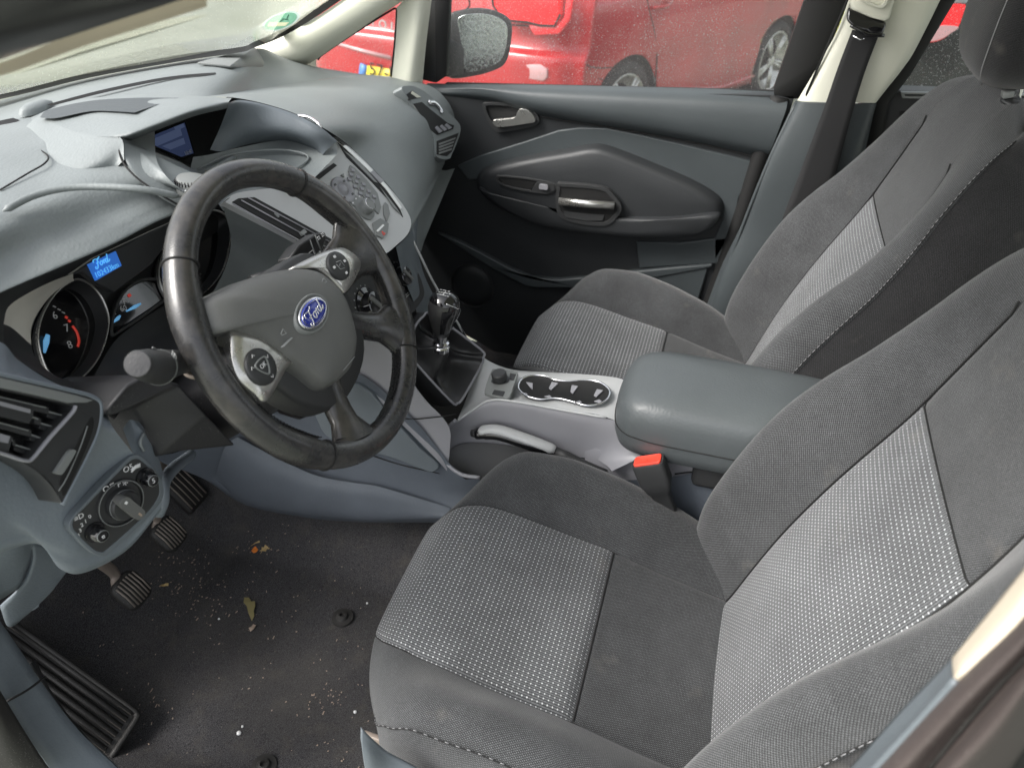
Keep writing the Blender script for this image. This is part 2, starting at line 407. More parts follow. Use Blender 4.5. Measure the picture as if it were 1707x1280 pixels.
def cushion(t, name='seat_cushion'):
    ys=[-.06,-.03]+[i*.02 for i in range(0,10)]+[.196,.203,.208,.212,.218,.226]+[.24+i*.02 for i in range(0,12)]+[.472,.483,.492,.499,.503]
    X0=[(.268,-1),(.276,-.6),(.276,-.2),(.272,.35),(.264,.72),(.250,.93),(.232,1.),(.212,.93),(.190,.62),(.168,.25),(.156,.06),(.151,-.02),(.148,.0),(.14,.02),(.12,.01),(.09,0),(.06,0),(.03,0)]
    cols=[(-x,k) for x,k in X0]+[(0,0)]+[(x,k) for x,k in reversed(X0)]
    rows=[]; vs=[]; L=0; last=None
    for y in ys+[.507,.508,.505,.495]:
        front = max(0,['a']and(0))
        rows.append([]); 
        yy=min(y,.505); hc=smooth_tab(HC,yy,.015); hb=smooth_tab(HB,yy,.015); w=smooth_tab(WB,yy,.01)/.268
        idx=len(rows)-1-len(ys)
        drop={-1:0}.get(idx,0)
        if idx>=0: drop=[.02,.05,.09,.13][idx]
        for x,k in cols:
            ax=abs(x); bottom=.155
            if ax>.272 or (ax>.266 and k<0): z=bottom if k<=-1 else bottom+(hb-bottom)*(1+k)*.72
            elif ax>.1515: z=hc+(hb-hc)*max(k,0) if hb>hc else hc+(hb-hc)*max(k,0)
            else: z=hc+k*.004*0-.0035*(math.cos(min(ax,.15)/.15*PI/2))*(1 if y<.2 else -.6)
            if abs(ax-.151)<.002: z-=.004
            if ax<.15 and .2<y<.214: z-= .005 if abs(y-.208)<.003 else .002
            if ax<.146 and y>.21: z+=.0035*min(1,(y-.21)/.012)
            if ax>.262 and k>0: z=min(z,hb-.03*(1-k)*1.6)
            xx=x*w; 
            # rounded nose: outer columns sit further back
            yo=-.045*max(0,(ax/.276))**5*max(0,(y-.38)/.12 if y<.5 else 1)
            z-=drop*(1.0 if ax<.262 else (.5 if k>0 else 0)); z=max(z,bottom-.01)
            rows[-1].append(V((xx,y+yo,z)))
        c=rows[-1][len(cols)//2]
        if last is not None: L+=(c-last).length
        last=c; vs.append(L)
    us=[0]; 
    R=rows[14]
    for a,b in zip(R,R[1:]): us.append(us[-1]+(b-a).length)
    us=[u-us[len(cols)//2] for u in us]
    nys=len(ys)
    i0=ys.index(.208)
    def mf(i,k):
        xm=(cols[k][0]+cols[k+1][0])/2; 
        if abs(xm)<.1505 and i>=i0 and i<nys+2: return 1
        if abs(xm)>.2685: return 2 if abs(cols[k][1])>=.6 and min(cols[k][1],cols[k+1][1])<-.3 else 0
        return 0
    o=uvgrid(name, rows, us, vs, [M['fab'],M['dots'],M['fabside']], mf, t)
    m=o.modifiers.new('sub','SUBSURF'); m.levels=m.render_levels=1
    # sewn lines
    def line(kidx, i0=0, i1=nys, r=.0013, mat=M['seam'], nm='seam', lift=.0006):
        MB().tube([rows[i][kidx]+V((0,0,lift)) for i in range(i0,i1)], r, 6).build(nm, mat, o)
    for s in (11, len(cols)-12): line(s)
    MB().tube([rows[i0][k]+V((0,0,.0015)) for k in range(12,len(cols)-12)], .0016, 6).build('seam', M['seam'], o)
    # pale piping stitched round the outer edge
    for kk in (4,):
        pts=[rows[i][kk]+V((0.0012 if kk>10 else -.0012,0,.0008)) for i in range(4,nys)]
        pts=spline(pts,3); m=MB()
        m.tube(pts,.0008,5); m.build('piping', M['seam'], o)
        st=MB()
        for a in range(0,len(pts)-2,2):
            d=V((0,0,.0012)); st.tube([pts[a]+d,pts[a]*.35+pts[a+1]*.65+d],.0005,4)
        st.build('stitching', M['thread'], o)
    return o
BF=[(.045,.19),(.035,.22),(.022,.25),(.002,.32),(-.022,.40),(-.048,.47),(-.073,.53),(-.098,.585),(-.121,.636),(-.137,.68),(-.150,.72),(-.165,.77),(-.180,.82),(-.196,.86),(-.214,.888),(-.236,.905),(-.262,.912)]
BB=[-.10,-.11,-.12,-.14,-.165,-.19,-.215,-.24,-.262,-.278,-.292,-.308,-.322,-.332,-.334,-.325,-.305]
BH=[.03,.05,.07,.088,.09,.09,.086,.075,.060,.047,.035,.022,.012,.005,.0,.0,.0]
BW=[.96,.98,.99,1.,1.,1.,1.,.995,.985,.97,.95,.91,.86,.80,.72,.60,.45]
def backrest(t, name='backrest'):
    n=len(BF)
    def fine(a,m=3): return [q.x for q in spline([V((x,0,0)) for x in a],m)]
    yf=fine([b[0] for b in BF]); zf=fine([b[1] for b in BF]); yb=fine(BB); bh=fine(BH); bw=fine(BW)
    N=len(yf); rows=[]; vs=[]; L=0
    FC=[(0,0),(.03,0),(.06,0),(.09,0),(.12,.0),(.14,.0),(.1475,-.003),(.1505,-.006),(.154,.0),(.17,.16),(.19,.52),(.212,.88),(.232,1.),(.250,.93),(.264,.70),(.273,.40)]
    ic=7
    for i in range(N):
        a=V((0,yf[max(i-1,0)],zf[max(i-1,0)])); b=V((0,yf[min(i+1,N-1)],zf[min(i+1,N-1)])); tg=(b-a).normalized(); nm=V((0,tg.z,-tg.y)) # forward/up normal
        if nm.y<0: nm=-nm
        c=V((0,yf[i],zf[i])); bk=V((0,yb[i],zf[i]-.03-.02*(i>N-10)))
        h=bh[i]; w=bw[i]; lum=.008*math.sin(min(1,i/(N*.6))*PI)
        half=[]
        tp=max(0,(i-(N-16))/16)
        for x,k in FC:
            d=h*k if k>0 else k*(1 if i<N-13 else .2)
            d+=lum*(1-(x/.15)**2) if x<.15 else 0
            d-=(.035*tp**1.2)*(max(0,x-.12)/.15)**2
            if i in (26,) and x<.15: d-=.003
            if i>=27 and x<.146: d+=-.0015
            half.append(V((x*w,0,0))+c+nm*d)
        e=half[-1]
        dd=(bk-c)
        back=[V((.277*w,0,0))+c+dd*.18+nm*h*.1, V((.277*w,0,0))+c+dd*.45, V((.272*w,0,0))+c+dd*.75, V((.25*w,0,0))+c+dd*.95, V((.19*w,0,0))+bk, V((.1*w,0,0))+bk]
        half+=back
        row=[V((-q.x,q.y,q.z)) for q in reversed(half[1:])]+half+[V((0,0,0))+bk]
        rows.append(row); vs.append(L)
        if i<N-1: L+=(V((0,yf[i+1],zf[i+1]))-c).length
    nc=len(rows[0]); nh=len(FC)+6; mid=nh-1
    R=rows[24]; us=[0]
    for a,b in zip(R,R[1:]+R[:1]): us.append(us[-1]+(b-a).length)
    us=[u-us[mid] for u in us]
    def mf(i,k):
        d=abs((k+.5)-mid)
        if d<ic and i<26: return 1
        if d>len(FC)-1: return 2
        return 0
    o=uvgrid(name, rows, us, vs, [M['fab'],M['dots'],M['fabside']], mf, t, True, True)
    m=o.modifiers.new('sub','SUBSURF'); m.levels=m.render_levels=1
    for k in (mid-ic,mid+ic):
        MB().tube([rows[i][k]+V((0,.0030,.0022)) for i in range(0,N-12)],.0014,6).build('seam',M['seam'],o)
    MB().tube([rows[26][k]+V((0,.0012,.0008)) for k in range(mid-ic,mid+ic+1)],.0012,6).build('seam',M['seam'],o)
    for s in (-1,):
        k=mid+s*(len(FC)-1)
        pts=spline([rows[i][k]+V((s*.001,.0,.001)) for i in range(2,N-5)],2)
        MB().tube(pts,.0011,5).build('piping',M['seam'],o)
        st=MB()
        for a in range(0,len(pts)-2,1):
            p,q=pts[a],pts[a+1]; L2=(q-p).length; nn=max(1,int(L2/.006))
            for j in range(nn):
                st.tube([p+(q-p)*(j/nn)+V((s*.0014,.0008,.001)),p+(q-p)*((j+.55)/nn)+V((s*.0014,.0008,.001))],.00045,4)
        st.build('stitching',M['thread'],o)
    return o
def headrest(t, dz=0):
    h=prop(thing('headrest',None,None),None); h.parent=t
    rows=[]; pr=[(0,.02,.02),(.012,.60,.6),(.03,.86,.86),(.06,.98,.97),(.10,1,1),(.14,1.,.97),(.17,.93,.86),(.19,.75,.6),(.198,.4,.3)]
    for z,sx,sy in pr:
        rows.append([V((.150*sx*math.copysign(abs(math.cos(a))**.55,math.cos(a)), -.232-z*.06+.066*sy*math.copysign(abs(math.sin(a))**.7,math.sin(a)), z*1.25+.908)) for a in [2*PI*k/40 for k in range(40)]])
    us=[.02*k for k in range(41)]; vs=[p[0]*1.3 for p in pr]
    o=uvgrid('headrest_cover',rows,us,vs,[M['fabside'],M['fab']],lambda i,k:0,h,True,True)
    m=o.modifiers.new('sub','SUBSURF'); m.levels=m.render_levels=2
    pts=[rows[i][14]+V((0,.0005,0)) for i in range(1,8)]
    MB().tube(spline(pts,4),.0008,5).build('seam',M['thread'],o)
    for x in (-.07,.07):
        p=MB().tube([(x,-.250,.87),(x,-.245,1.0)],.0065,14).build('headrest_post',M['chrome'],h)
        MB().lathe((x,-.252,.898),(0,-.2,1),[(.001,0),(.022,0),(.024,.003),(.020,.007),(.010,.010),(.001,.010)],24).build('post_guide',M['black'],h)
    MB().box((-.07,-.236,.915),(.010,0,0),(0,.007,-.002),(0,.001,.005)).build('release_button',M['btn'],h,.002)
    return h
def seat(name,label,cx,group):
    t=thing(name,label,'car seat',(0,0,0),group)
    cushion(t); backrest(t); headrest(t)
    MB().box((0,.20,.145),(.235,0,0),(0,.22,.01),(0,0,.022)).build('seat_base',M['black'],t,.01)
    for s in (-1,1):
        MB().box((s*.2,.2,.03),(.018,0,0),(0,.27,0),(0,0,.022)).build('seat_rail',M['metalbrown'],t,.004)
        MB().box((s*.2,.1,.09),(.01,0,0),(0,.16,0),(0,0,.045)).build('seat_bracket',M['metalbrown'],t,.004)
    t.location=(cx,0,0); return t
ds=seat('front_seat','driver seat in dark grey woven fabric with dotted insert, nearest the open door',.37,'front seats')
ps=seat('front_seat','passenger seat in dark grey woven fabric beyond the armrest with headrest on chrome posts',1.07,'front seats')
# broken side trim and rail under the driver's seat, on the door side
tp=[P(603,1213,x=.07),P(618,1228,x=.07),P(650,1255,x=.075),P(700,1283,x=.08),P(760,1320,x=.085)]
rows=[[p for p in tp],[p+V((-.012,-.004,-.02)) for p in tp],[p+V((-.016,-.006,-.06)) for p in tp],[p+V((-.006,0,-.12)) for p in tp]]
def par(o,t):
    o.parent=t; o.matrix_parent_inverse=Matrix.Identity(4); o.data.transform(Matrix.Translation(-t.location)); return o
par(sheet('seat_side_trim',rows,M['dashlow'],None,5,5,.004),ds)
m=MB().box(P(690,1262,x=.14)-V((0,0,.01)),(.012,.0,0),(0,.045,.0),(0,.0,.008)); m.box(P(655,1245,x=.14),(.004,0,0),(0,.04,.004),(0,0,.012))
par(m.build('rail_bracket',M['metalbrown'],None,.002),ds)
m=MB().lathe(P(708,1268,x=.125),(-.5,0,1),[(.001,0),(.009,0),(.008,.004),(.004,.005),(.004,.003),(.001,.003)],16)
par(m.build('bolt',M['alu'],None),ds)
# ================================================================== seat buckle
t=thing('seatbelt_buckle','black seatbelt buckle with red button standing between driver seat and console','buckle',P(1095,800,x=.612))
a=P(1080,768,x=.612); b=P(1105,830,x=.612); ax=(b-a).normalized(); fx=V((1,0,0)); fy=ax.cross(fx).normalized()
fr=FR(a,fy,-ax)
def bx(h): return [a+fx*x+fy*y+ax*h for x,y in ((-.012,-.024),(.012,-.024),(.012,.024),(-.012,.024))]
o=MB().grid([[a+ax*h+fx*(x*w)+fy*(y*w2) for x,y in rrect(0,0,.030,.052,.008)] for h,w,w2 in ((0,.93,.96),(.003,1,1),(.04,1,1),(.06,.85,.75),(.065,.6,.6),(.13,.6,.55))],True)
n=len(rrect(0,0,1,1,.1)); o.f.append(tuple(range(n))); o.build('buckle_body',M['black'],t,sh=50)
MB().grid([[a-ax*h+fx*(x*w)+fy*(y*w) for x,y in rrect(0,0,.022,.044,.004)] for h,w in ((-.002,1),(.0025,1),(.0035,.93),(.0025,.75),(.0022,.05))],True).build('red_button',M['buckred'],t,sh=50)
# ================================================================== steering wheel
WC=V((.3483,.5834,.7534)); wa=.5355
wt=thing('steering_wheel','worn black leather steering wheel with four spokes, silver button plates and blue oval badge','steering wheel',WC)
WF=FR(WC,(1,0,0),(0,math.sin(wa),math.cos(wa)))
# rim, thicker at the grips
N=96; pts=[];rr=[]
def padr(a):   # a degrees, 0 = right
    g=1.0
    for c,w in ((28,16),(152,16),(-35,15),(215,15)):
        d=abs((a-c+180)%360-180); g+=.12*max(0,1-d/w)
    return g
m=MB(); rows=[]
for k in range(N):
    a=2*PI*k/N; g=padr(math.degrees(a)); R=.1705-.003*(g-1)
    rad=WF.u*math.cos(a)+WF.v*math.sin(a)
    rows.append([WC+rad*(R+math.cos(b)*.0158*g*(1.0 if math.cos(b)>0 else 1+.25*(g-1)))+WF.n*math.sin(b)*.0172*g for b in [2*PI*j/20 for j in range(20)]])
rows.append(rows[0]); rim=MB().grid(rows,True).build('rim',M['leather'],wt)
for ad in (133,47,-48,228):
    a=math.radians(ad); rad=WF.u*math.cos(a)+WF.v*math.sin(a); c=WC+rad*.1702
    MB().tube([c+rad*math.cos(b)*.0166*padr(ad)+WF.n*math.sin(b)*.0180*padr(ad) for b in [2*PI*j/24 for j in range(24)]],.0011,5,True).build('rim_seam',M['seam'],rim)
# cross stitching on the inner side of the rim
st=MB()
for a0,a1 in ((-42,-8),(10,44),(136,172),(188,225),(-78,-50),(236,262)):
    k=a0
    while k<a1:
        a=math.radians(k); rad=WF.u*math.cos(a)+WF.v*math.sin(a); tan=-WF.u*math.sin(a)+WF.v*math.cos(a); c=WC+rad*(.1702-.0175*padr(k))+WF.n*.004
        st.tube([c-tan*.0022-WF.n*.003,c+tan*.0022+WF.n*.003],.0007,4); st.tube([c-tan*.0022+WF.n*.003,c+tan*.0022-WF.n*.003],.0007,4)
        k+=1.7
st.build('stitching',M['seam'],rim)
def wp(pts,h): return [WF.L(a,b,h) for a,b in pts]
# spokes (leather sleeves flaring into the rim)
def spoke(a_deg, w0, w1, name='spoke', mat=None, r0=.055, r1=.158, hh=-.004, prof=None):
    a=math.radians(a_deg); rad=WF.u*math.cos(a)+WF.v*math.sin(a); tan=-WF.u*math.sin(a)+WF.v*math.cos(a)
    rows=[]
    for i in range(9):
        f=i/8; r=r0+(r1-r0)*f; w=w0+(w1-w0)*f**2+ (.018*max(0,f-.75)/.25 if f>.75 else 0); h=hh*(1-f)-.018*math.sin(f*PI)*.5
        rows.append([WC+rad*r+tan*(w*math.cos(b))+WF.n*(h+.013*math.sin(b)) for b in [2*PI*j/20 for j in range(20)]])
    return MB().grid(rows,True).build(name, mat or M['leather'], wt)
spoke(-38,.017,.023); spoke(-112,.017,.023); spoke(6,.028,.034,mat=M['leather']); spoke(178,.028,.034)
# airbag pad
PAD=[(-.050,.068),(-.02,.066),(.01,.062),(.035,.054),(.048,.035),(.052,.005),(.052,-.03),(.046,-.062),(.030,-.076),(.0,-.082),(-.030,-.082),(-.052,-.076),(-.066,-.062),(-.072,-.03),(-.072,.005),(-.066,.035),(-.060,.055)]
pad_px=[(347,498),(375,482),(408,465),(455,451),(490,445),(522,447),(546,460),(569,483),(584,512),(596,556),(597,580),(590,611),(572,632),(555,641),(540,638),(514,617),(484,597),(467,582),(432,561),(391,548),(367,553),(352,530)]
pp=smooth2([WF.L(a,b,.022) for a,b in pad_px],4)
cx=-.01; cy=.0
dome('airbag_cover',WF,pp,[(1.02,-.03),(1.02,.0),(1.0,.012),(.97,.019),(.92,.024),(.8,.029),(.6,.033),(.35,.035),(.1,.036)],M['pad'],wt,(cx,cy))
# hub underneath
dome('hub',WF,smooth2([(-.09,.05),(0,.062),(.07,.05),(.085,0),(.06,-.075),(.0,-.105),(-.06,-.10),(-.10,-.055),(-.11,0)],4),[(1,-.035),(1.0,-.008),(.95,.0),(.1,.002)],M['black'],wt,(0,-.01))
# button plates
def plate(px,bc,br,rot,h=.016):
    pl=smooth2([WF.L(a,b,h) for a,b in px],4)
    c=(sum(p[0] for p in pl)/len(pl),sum(p[1] for p in pl)/len(pl))
    o=dome('button_plate',WF,pl,[(1.0,h-.02),(1.0,h-.003),(.985,h),(.6,h+.002),(.1,h+.002)],M['alu'],wt,c)
    bl=WF.L(*bc,h+.004)
    b=dome('button_pod',WF,ell(bl[0],bl[1],br[0],br[1],36,rot),[(1.03,h-.002),(1.0,h+.004),(.93,h+.0055),(.5,h+.006),(.1,h+.006)],M['black'],o,bl)
    return o,b,bl
o,b,bl=plate([(386,548),(405,549),(440,558),(468,580),(490,600),(478,615),(446,668),(425,655),(400,632),(388,600),(386,570)],(436,611),(.0205,.0195),0)
F2=FR(WF.W(bl[0],bl[1],.0225),WF.u,WF.v)
ring('joystick_ring',F2,ell(0,0,.0092,.0082,3,PI/2)and smooth2([(-.010,.006),(.010,.006),(0,-.011)],6),smooth2([(-.0085,.005),(.0085,.005),(0,-.009)],6),-.001,.0012,M['btn'],b)
text('ok_mark','OK',F2,0,.0005,.0068,M['white'],b,.0006)
for dx,dy,rt in ((-.0135,.006,0),(-.003,.0145,0),(.0125,.004,PI),(.002,-.0145,PI)):
    s=1 if rt==0 else -1
    strokes('arrow_mark',F2,[[(dx-.002,dy-.001*s),(dx,dy+.0016*s),(dx+.002,dy-.001*s)]],.0004,M['white'],b,-.0002)
o,b,bl=plate([(490,446),(520,428),(556,414),(578,415),(602,436),(592,466),(577,487),(569,483),(546,460),(522,447)],(565,443),(.0195,.018),0)
F2=FR(WF.W(bl[0],bl[1],.0225),WF.u,WF.v)
for sx,sy in ((-.012,.003),(.0,.012),(.012,.0),(.002,-.012)):
    slab('symbol_mark',F2,rrect(sx,sy,.0036,.003,.0006),-.001,.0003,M['white'],b,0)
strokes('ring_mark',F2,[[(-.006,.004),(-.004,-.004),(.004,-.006)],[(.006,-.004),(.005,.004),(-.004,.006)],[(-.002,0),(.002,.002)]],.0004,M['greyprint'],b,0)
# badge
bl=WF.L(521,522,.036)
B=FR(WF.W(bl[0],bl[1],.0345),WF.u,WF.v)
bd=dome('badge_surround',B,ell(0,0,.0325,.0195,40),[(1.02,-.006),(1.0,.0),(.97,.002),(.90,.002),(.88,.0)],M['btn'],wt,(0,0))
b2=dome('badge_rim',B,ell(0,0,.0275,.0148,40),[(1,-.002),(1,.002),(.96,.0035),(.9,.0035)],M['chrome'],bd,(0,0))
b3=dome('badge',B,ell(0,0,.0252,.0125,40),[(1,.002),(1,.0040),(.5,.0046),(.1,.0048)],M['blue'],bd,(0,0))
ring('badge_line',B,ell(0,0,.0238,.0113,40),ell(0,0,.0230,.0106,40),.004,.0051,M['chrome'],b3,0)
def script(par, F, s, mat, h, r):
    L=[]
    L.append([(-1.55,-.35),(-1.75,-.55),(-1.5,-.75),(-1.2,-.5),(-.95,.1),(-.75,.62),(-.5,.7)])             # F stem
    L.append([(-1.75,.35),(-1.6,.7),(-1.15,.72),(-.7,.6),(-.35,.75),(-.2,.85)])                             # F top sweep
    L.append([(-1.25,.05),(-.95,.1),(-.7,.15)])
    L.append([(-.2,.1),(-.5,-.05),(-.55,-.4),(-.3,-.5),(-.05,-.25),(-.05,.05),(-.25,.12),(.1,.0),(.2,.1)])    # o
    L.append([(.2,.1),(.3,-.1),(.2,-.5)]); L.append([(.27,-.15),(.45,.1),(.62,.08)])                          # r
    L.append([(1.05,.05),(.8,.1),(.62,-.2),(.7,-.5),(.95,-.4),(1.15,.0),(1.4,.75)]); L.append([(1.4,.75),(1.15,-.1),(1.1,-.45),(1.35,-.45),(1.6,-.2)])
    m=MB()
    for ln in L:
        q=spline([V((a,b,0)) for a,b in ln],4); m.tube([F.W(p.x*s,p.y*s,h) for p in q],r,5)
    return m.build('script_lettering',mat,par)
script(b3,FR(B.W(.0005,0),B.u+B.v*.12,B.v),.0105,M['chrome'],.0052,.00085)
for s,px in ((1,(547,483)),(-1,(480,570))):
    q=WF.L(*px,.031); d=1 if s>0 else -1
    slab('horn_line',WF,rrect(q[0]*1.0,q[1],.018,.0012,.0004),.027,.0315,M['greyprint'],wt,0)
    strokes('horn_mark',WF,[[(q[0]-.003,q[1]+.010),(q[0]+.004,q[1]+.008),(q[0]+.004,q[1]+.014),(q[0]-.003,q[1]+.012),(q[0]-.003,q[1]+.010)]],.0004,M['greyprint'],wt,.0325)
q=WF.L(578,600,.026); text('airbag_lettering','AIRBAG',WF,q[0],q[1],.0075,M['greyprint'],wt,.0262)
slab('airbag_line',WF,rrect(q[0],q[1]-.005,.03,.0006,.0002),.022,.0262,M['greyprint'],wt,0)
# ================================================================== steering column
cl=thing('steering_column','black steering column shroud with two stalks and ignition lock behind the wheel','steering column',WC)
CN=WF.n
rows=[]
for d,w,h,dz in ((-.035,.060,.055,0),(-.06,.075,.065,-.01),(-.12,.082,.075,-.02),(-.20,.085,.08,-.025),(-.26,.08,.075,-.02)):
    rows.append([WC+CN*d+WF.u*(w*math.copysign(abs(math.cos(a))**.7,math.cos(a)))+WF.v*(h*(.30 if math.sin(a)>0 else 1)*math.copysign(abs(math.sin(a))**.8,math.sin(a))+dz) for a in [2*PI*k/32 for k in range(32)]])
m=MB().grid(rows,True); m.f.append(tuple(range(32))); m.build('column_shroud',M['blackdusty'],cl)
# lower apron of the shroud
ap=[P(180,694,y=.715),P(178,684,y=.715),P(215,640,y=.705),P(250,622,y=.70),P(300,640,y=.68),P(345,690,y=.66),P(395,742,y=.66),P(300,752,y=.69),P(262,762,y=.70),P(240,715,y=.71),P(222,680,y=.71)]
MB().prism(ap,(0,.12,-.03)).build('column_apron',M['blackdusty'],cl,.006,sh=40)
# left stalk
a=P(325,600,y=.665); b=P(288,606,y=.64); c=P(262,612,y=.625); d=P(232,607,y=.612); 
lt=MB().tube([a,b,c,(c+d)/2,d],[.010,.0135,.0165,.0155,.0125],20).build('indicator_stalk',M['black'],cl,.002)
dd=(d-c).normalized()
MB().lathe(d+dd*.0015,dd,[(.0125,-.002),(.0125,.001),(.0112,.003),(.001,.0035)],24).build('stalk_end_cap',M['leather2'],lt,sh=40)
MB().tube([c+dd*.004+UP*.0165,(c+d)/2+UP*.0165+RT*.004],.0009,6).build('stalk_line',M['btn'],lt)
MB().lathe(c-dd*.006,dd,[(.0168,0),(.0173,.0015),(.0168,.003)],24,False).build('stalk_collar',M['btn'],lt)
SF=FR(P(285,600,y=.618),dd*-1,UP)
text('lamp_symbols','\u2261D O',SF,0.004,.0,.011,M['white'],lt,.0032,rot=-.5)
MB().lathe(P(327,607,y=.655),(P(310,590,y=.60)-P(327,607,y=.655)),[(.001,0),(.017,0),(.017,.012),(.013,.014),(.012,.010),(.001,.010)],24).build('ignition_lock',M['metalbrown'],cl)
# right stalk
rs=[P(483,432,y=.66),P(500,408,y=.655),P(530,388,y=.65),P(543,386,y=.648),P(546,396,y=.648),P(538,416,y=.65),P(520,432,y=.655),P(495,446,y=.66)]
SC=sum((q for q in rs),V())/8
o=MB().prism(rs,(0.0,.022,-.008)).build('wiper_stalk',M['black'],cl,.005,sh=50)
SF=FR(SC,(P(540,395,y=.65)-P(490,436,y=.66)),UP)
text('wiper_symbols','\u25cb \u25a1',SF,-.018,-.006,.013,M['white'],o,.006)
text('wiper_symbols','\u00a4 \u2261',SF,.018,.006,.011,M['white'],o,.006)
for q in (-.004,.008): MB().tube([SF.W(q,-.014,.004),SF.W(q+.003,.012,.004)],.0012,6).build('stalk_ring',M['btn'],o)
MB().tube([P(480,450,y=.68),P(420,470,y=.70)],.009,12).build('stalk_arm',M['black'],o)
# remote pod low on the column
rp=[P(462,655,y=.66),P(478,640,y=.655),P(500,645,y=.65),P(530,668,y=.65),P(532,690,y=.65),P(500,700,y=.655),P(470,690,y=.66),P(448,672,y=.66)]
o=MB().prism(rp,(0,.05,.0)).build('audio_remote',M['gloss'],cl,.004,sh=50)
RF=FR(P(492,668,y=.648),(P(520,665,y=.648)-P(470,672,y=.648)),UP)
for u,v in ((-.012,.006),(.002,.010),(-.004,-.007),(.010,-.005)):
    text('remote_symbol','\u25b3' if v>0 else 'M',RF,u,v,.008,M['white'],o,.003)
# ================================================================== dashboard
D=thing('dashboard','grey green dashboard with instrument binnacle, centre screen and silver radio panel under the windscreen','dashboard',(.7,.95,.7))
BZ=FR((.72,.70,.735),(1,0,0),(0,.66,.75))
def BP_(px,py,h=-.004): return BZ.W(*BZ.L(px,py,h),h)
# --- far strip under the windscreen, then the passenger side
rows=[
 [P(-150,212,z=.845),P(0,168,z=.855),P(150,131,z=.86),P(300,104,z=.86),P(370,93,z=.853),P(430,81,z=.842),P(458,90,x=1.32),P(485,103,x=1.40)],
 [P(-150,250,z=.865),P(0,205,z=.875),P(120,160,z=.885),P(290,128,z=.885),P(385,117,z=.865),P(445,112,x=1.15),P(492,110,x=1.30),P(538,114,x=1.41)],
 [P(-150,290,z=.875),P(0,240,z=.885),P(90,185,z=.893),P(240,163,z=.898),P(340,161,z=.895),P(434,148,x=.96),P(522,135,x=1.19),P(600,124,x=1.415)]]
sheet('dash_top',rows,M['dash'],D,8,6)
rows=[]
for l,z,r_ in (((340,161),.895,(600,124)),((388,163),.892,(655,130)),((440,173),.880,(700,138)),((495,191),.866,(728,150)),((545,217),.847,(750,175)),
    ((585,246),None,(758,200)),((630,290),None,(757,230)),((665,332),None,(750,255)),((682,368),None,(742,268)),((683,388),None,(738,273))):
    g=lambda t,x: P(l[0]+(r_[0]-l[0])*t,l[1]+(r_[1]-l[1])*t,x=x)
    rows.append([P(*l,z=z) if z else BP_(*l),g(.36,.96),g(.7,1.19),g(1,1.415)])
rows.append([BP_(680,396,-.05),rows[-1][1]+V((0,.06,0)),rows[-1][2]+V((0,.06,0)),rows[-1][3]+V((0,.05,0))])
sheet('passenger_dash',rows,M['dash'],D,8,6)
MB().tube(spline([rows[k][1]*.35+rows[k][2]*.65+V((0,0,.0006)) for k in ()] or [P(470,155,x=1.0),P(560,147,x=1.2),P(628,138,x=1.36)],5),.0008,5).build('airbag_seam',M['dashlow'],D)
# --- driver hood over the instruments
rows=[
 [(-.12,1.14,.87),(.0,1.16,.875),(.18,1.16,.88),(.34,1.13,.885),(.50,1.08,.885),(.60,1.04,.880)],
 [(-.12,.98,.885),(.0,.985,.888),(.17,1.0,.892),(.33,1.0,.897),(.47,.97,.895),(.57,.93,.885)],
 [P(-120,400,z=.885),P(0,330,z=.888),P(75,270,z=.892),P(160,235,z=.895),P(215,242,z=.895),P(262,270,z=.885)],
 [P(-120,440,z=.874),P(0,380,z=.877),P(90,330,z=.882),P(175,295,z=.884),P(245,288,z=.881),P(300,315,z=.868)],
 [P(-120,480,z=.850),P(0,428,z=.852),P(80,398,z=.853),P(165,362,z=.855),P(250,325,z=.858),P(318,318,z=.848)],
 [P(-120,512,z=.840),P(0,458,z=.840),P(90,425,z=.842),P(175,390,z=.844),P(260,348,z=.846),P(325,325,z=.838)],
 [P(-120,545,z=.832),P(0,488,z=.830),P(95,447,z=.832),P(185,408,z=.834),P(268,366,z=.836),P(335,345,z=.826)],
 [P(-120,545,z=.830)+V((0,.05,.01)),P(0,488,z=.828)+V((0,.05,.01)),P(95,447,z=.830)+V((0,.05,.01)),P(185,408,z=.832)+V((0,.05,.01)),P(268,366,z=.834)+V((0,.05,.01)),P(335,345,z=.824)+V((0,.05,.01))],
]
sheet('instrument_hood',rows,M['dash'],D,8,7)
# raised crease on the hood, panel gaps
MB().tube(spline([P(5,352,z=.889),P(60,325,z=.894),P(130,312,z=.895),P(230,315,z=.892),P(300,328,z=.876)],6),[.001]+[.004]*23+[.001],8).build('hood_crease',M['dash'],D)
def gap(pts,r=.0012,mat='seam',par=None,n=6,nm='panel_gap'): return MB().tube(spline(pts,n),r,6).build(nm,M[mat],par or D)
gap([P(0,317,z=.8905),P(45,290,z=.8935),P(75,272,z=.8955),P(78,258,z=.8955),P(45,238,z=.8935),P(28,220,z=.8925)],.0010)
# defroster slots
def slot(pts,w,nm='defroster_slot'):
    m=MB(); c=spline(pts,8); n=len(c); r1=[];r2=[]
    for i,q in enumerate(c):
        ww=w*math.sin(PI*(.06+.88*i/(n-1)))**.5; r1.append(q+V((-.0,ww,.002))); r2.append(q-V((0,ww,-.0)))
    m.grid([r1,r2]); return m.build(nm,M['dark'],D)
slot([P(82,177,z=.893),P(180,152,z=.897),P(280,132,z=.890),P(360,124,z=.876),P(432,121,x=1.07)],.0055)
slot([P(-60,230,z=.884),P(-20,215,z=.886),P(28,200,z=.888)],.012)
# light sensor bump
dome('sensor_bump',FR(P(62,184,z=.888),(1,0,0),(0,1,.05)),ell(0,0,.03,.014,24),[(1,0),(.9,.006),(.6,.010),(.1,.011)],M['dash'],D,(0,0))
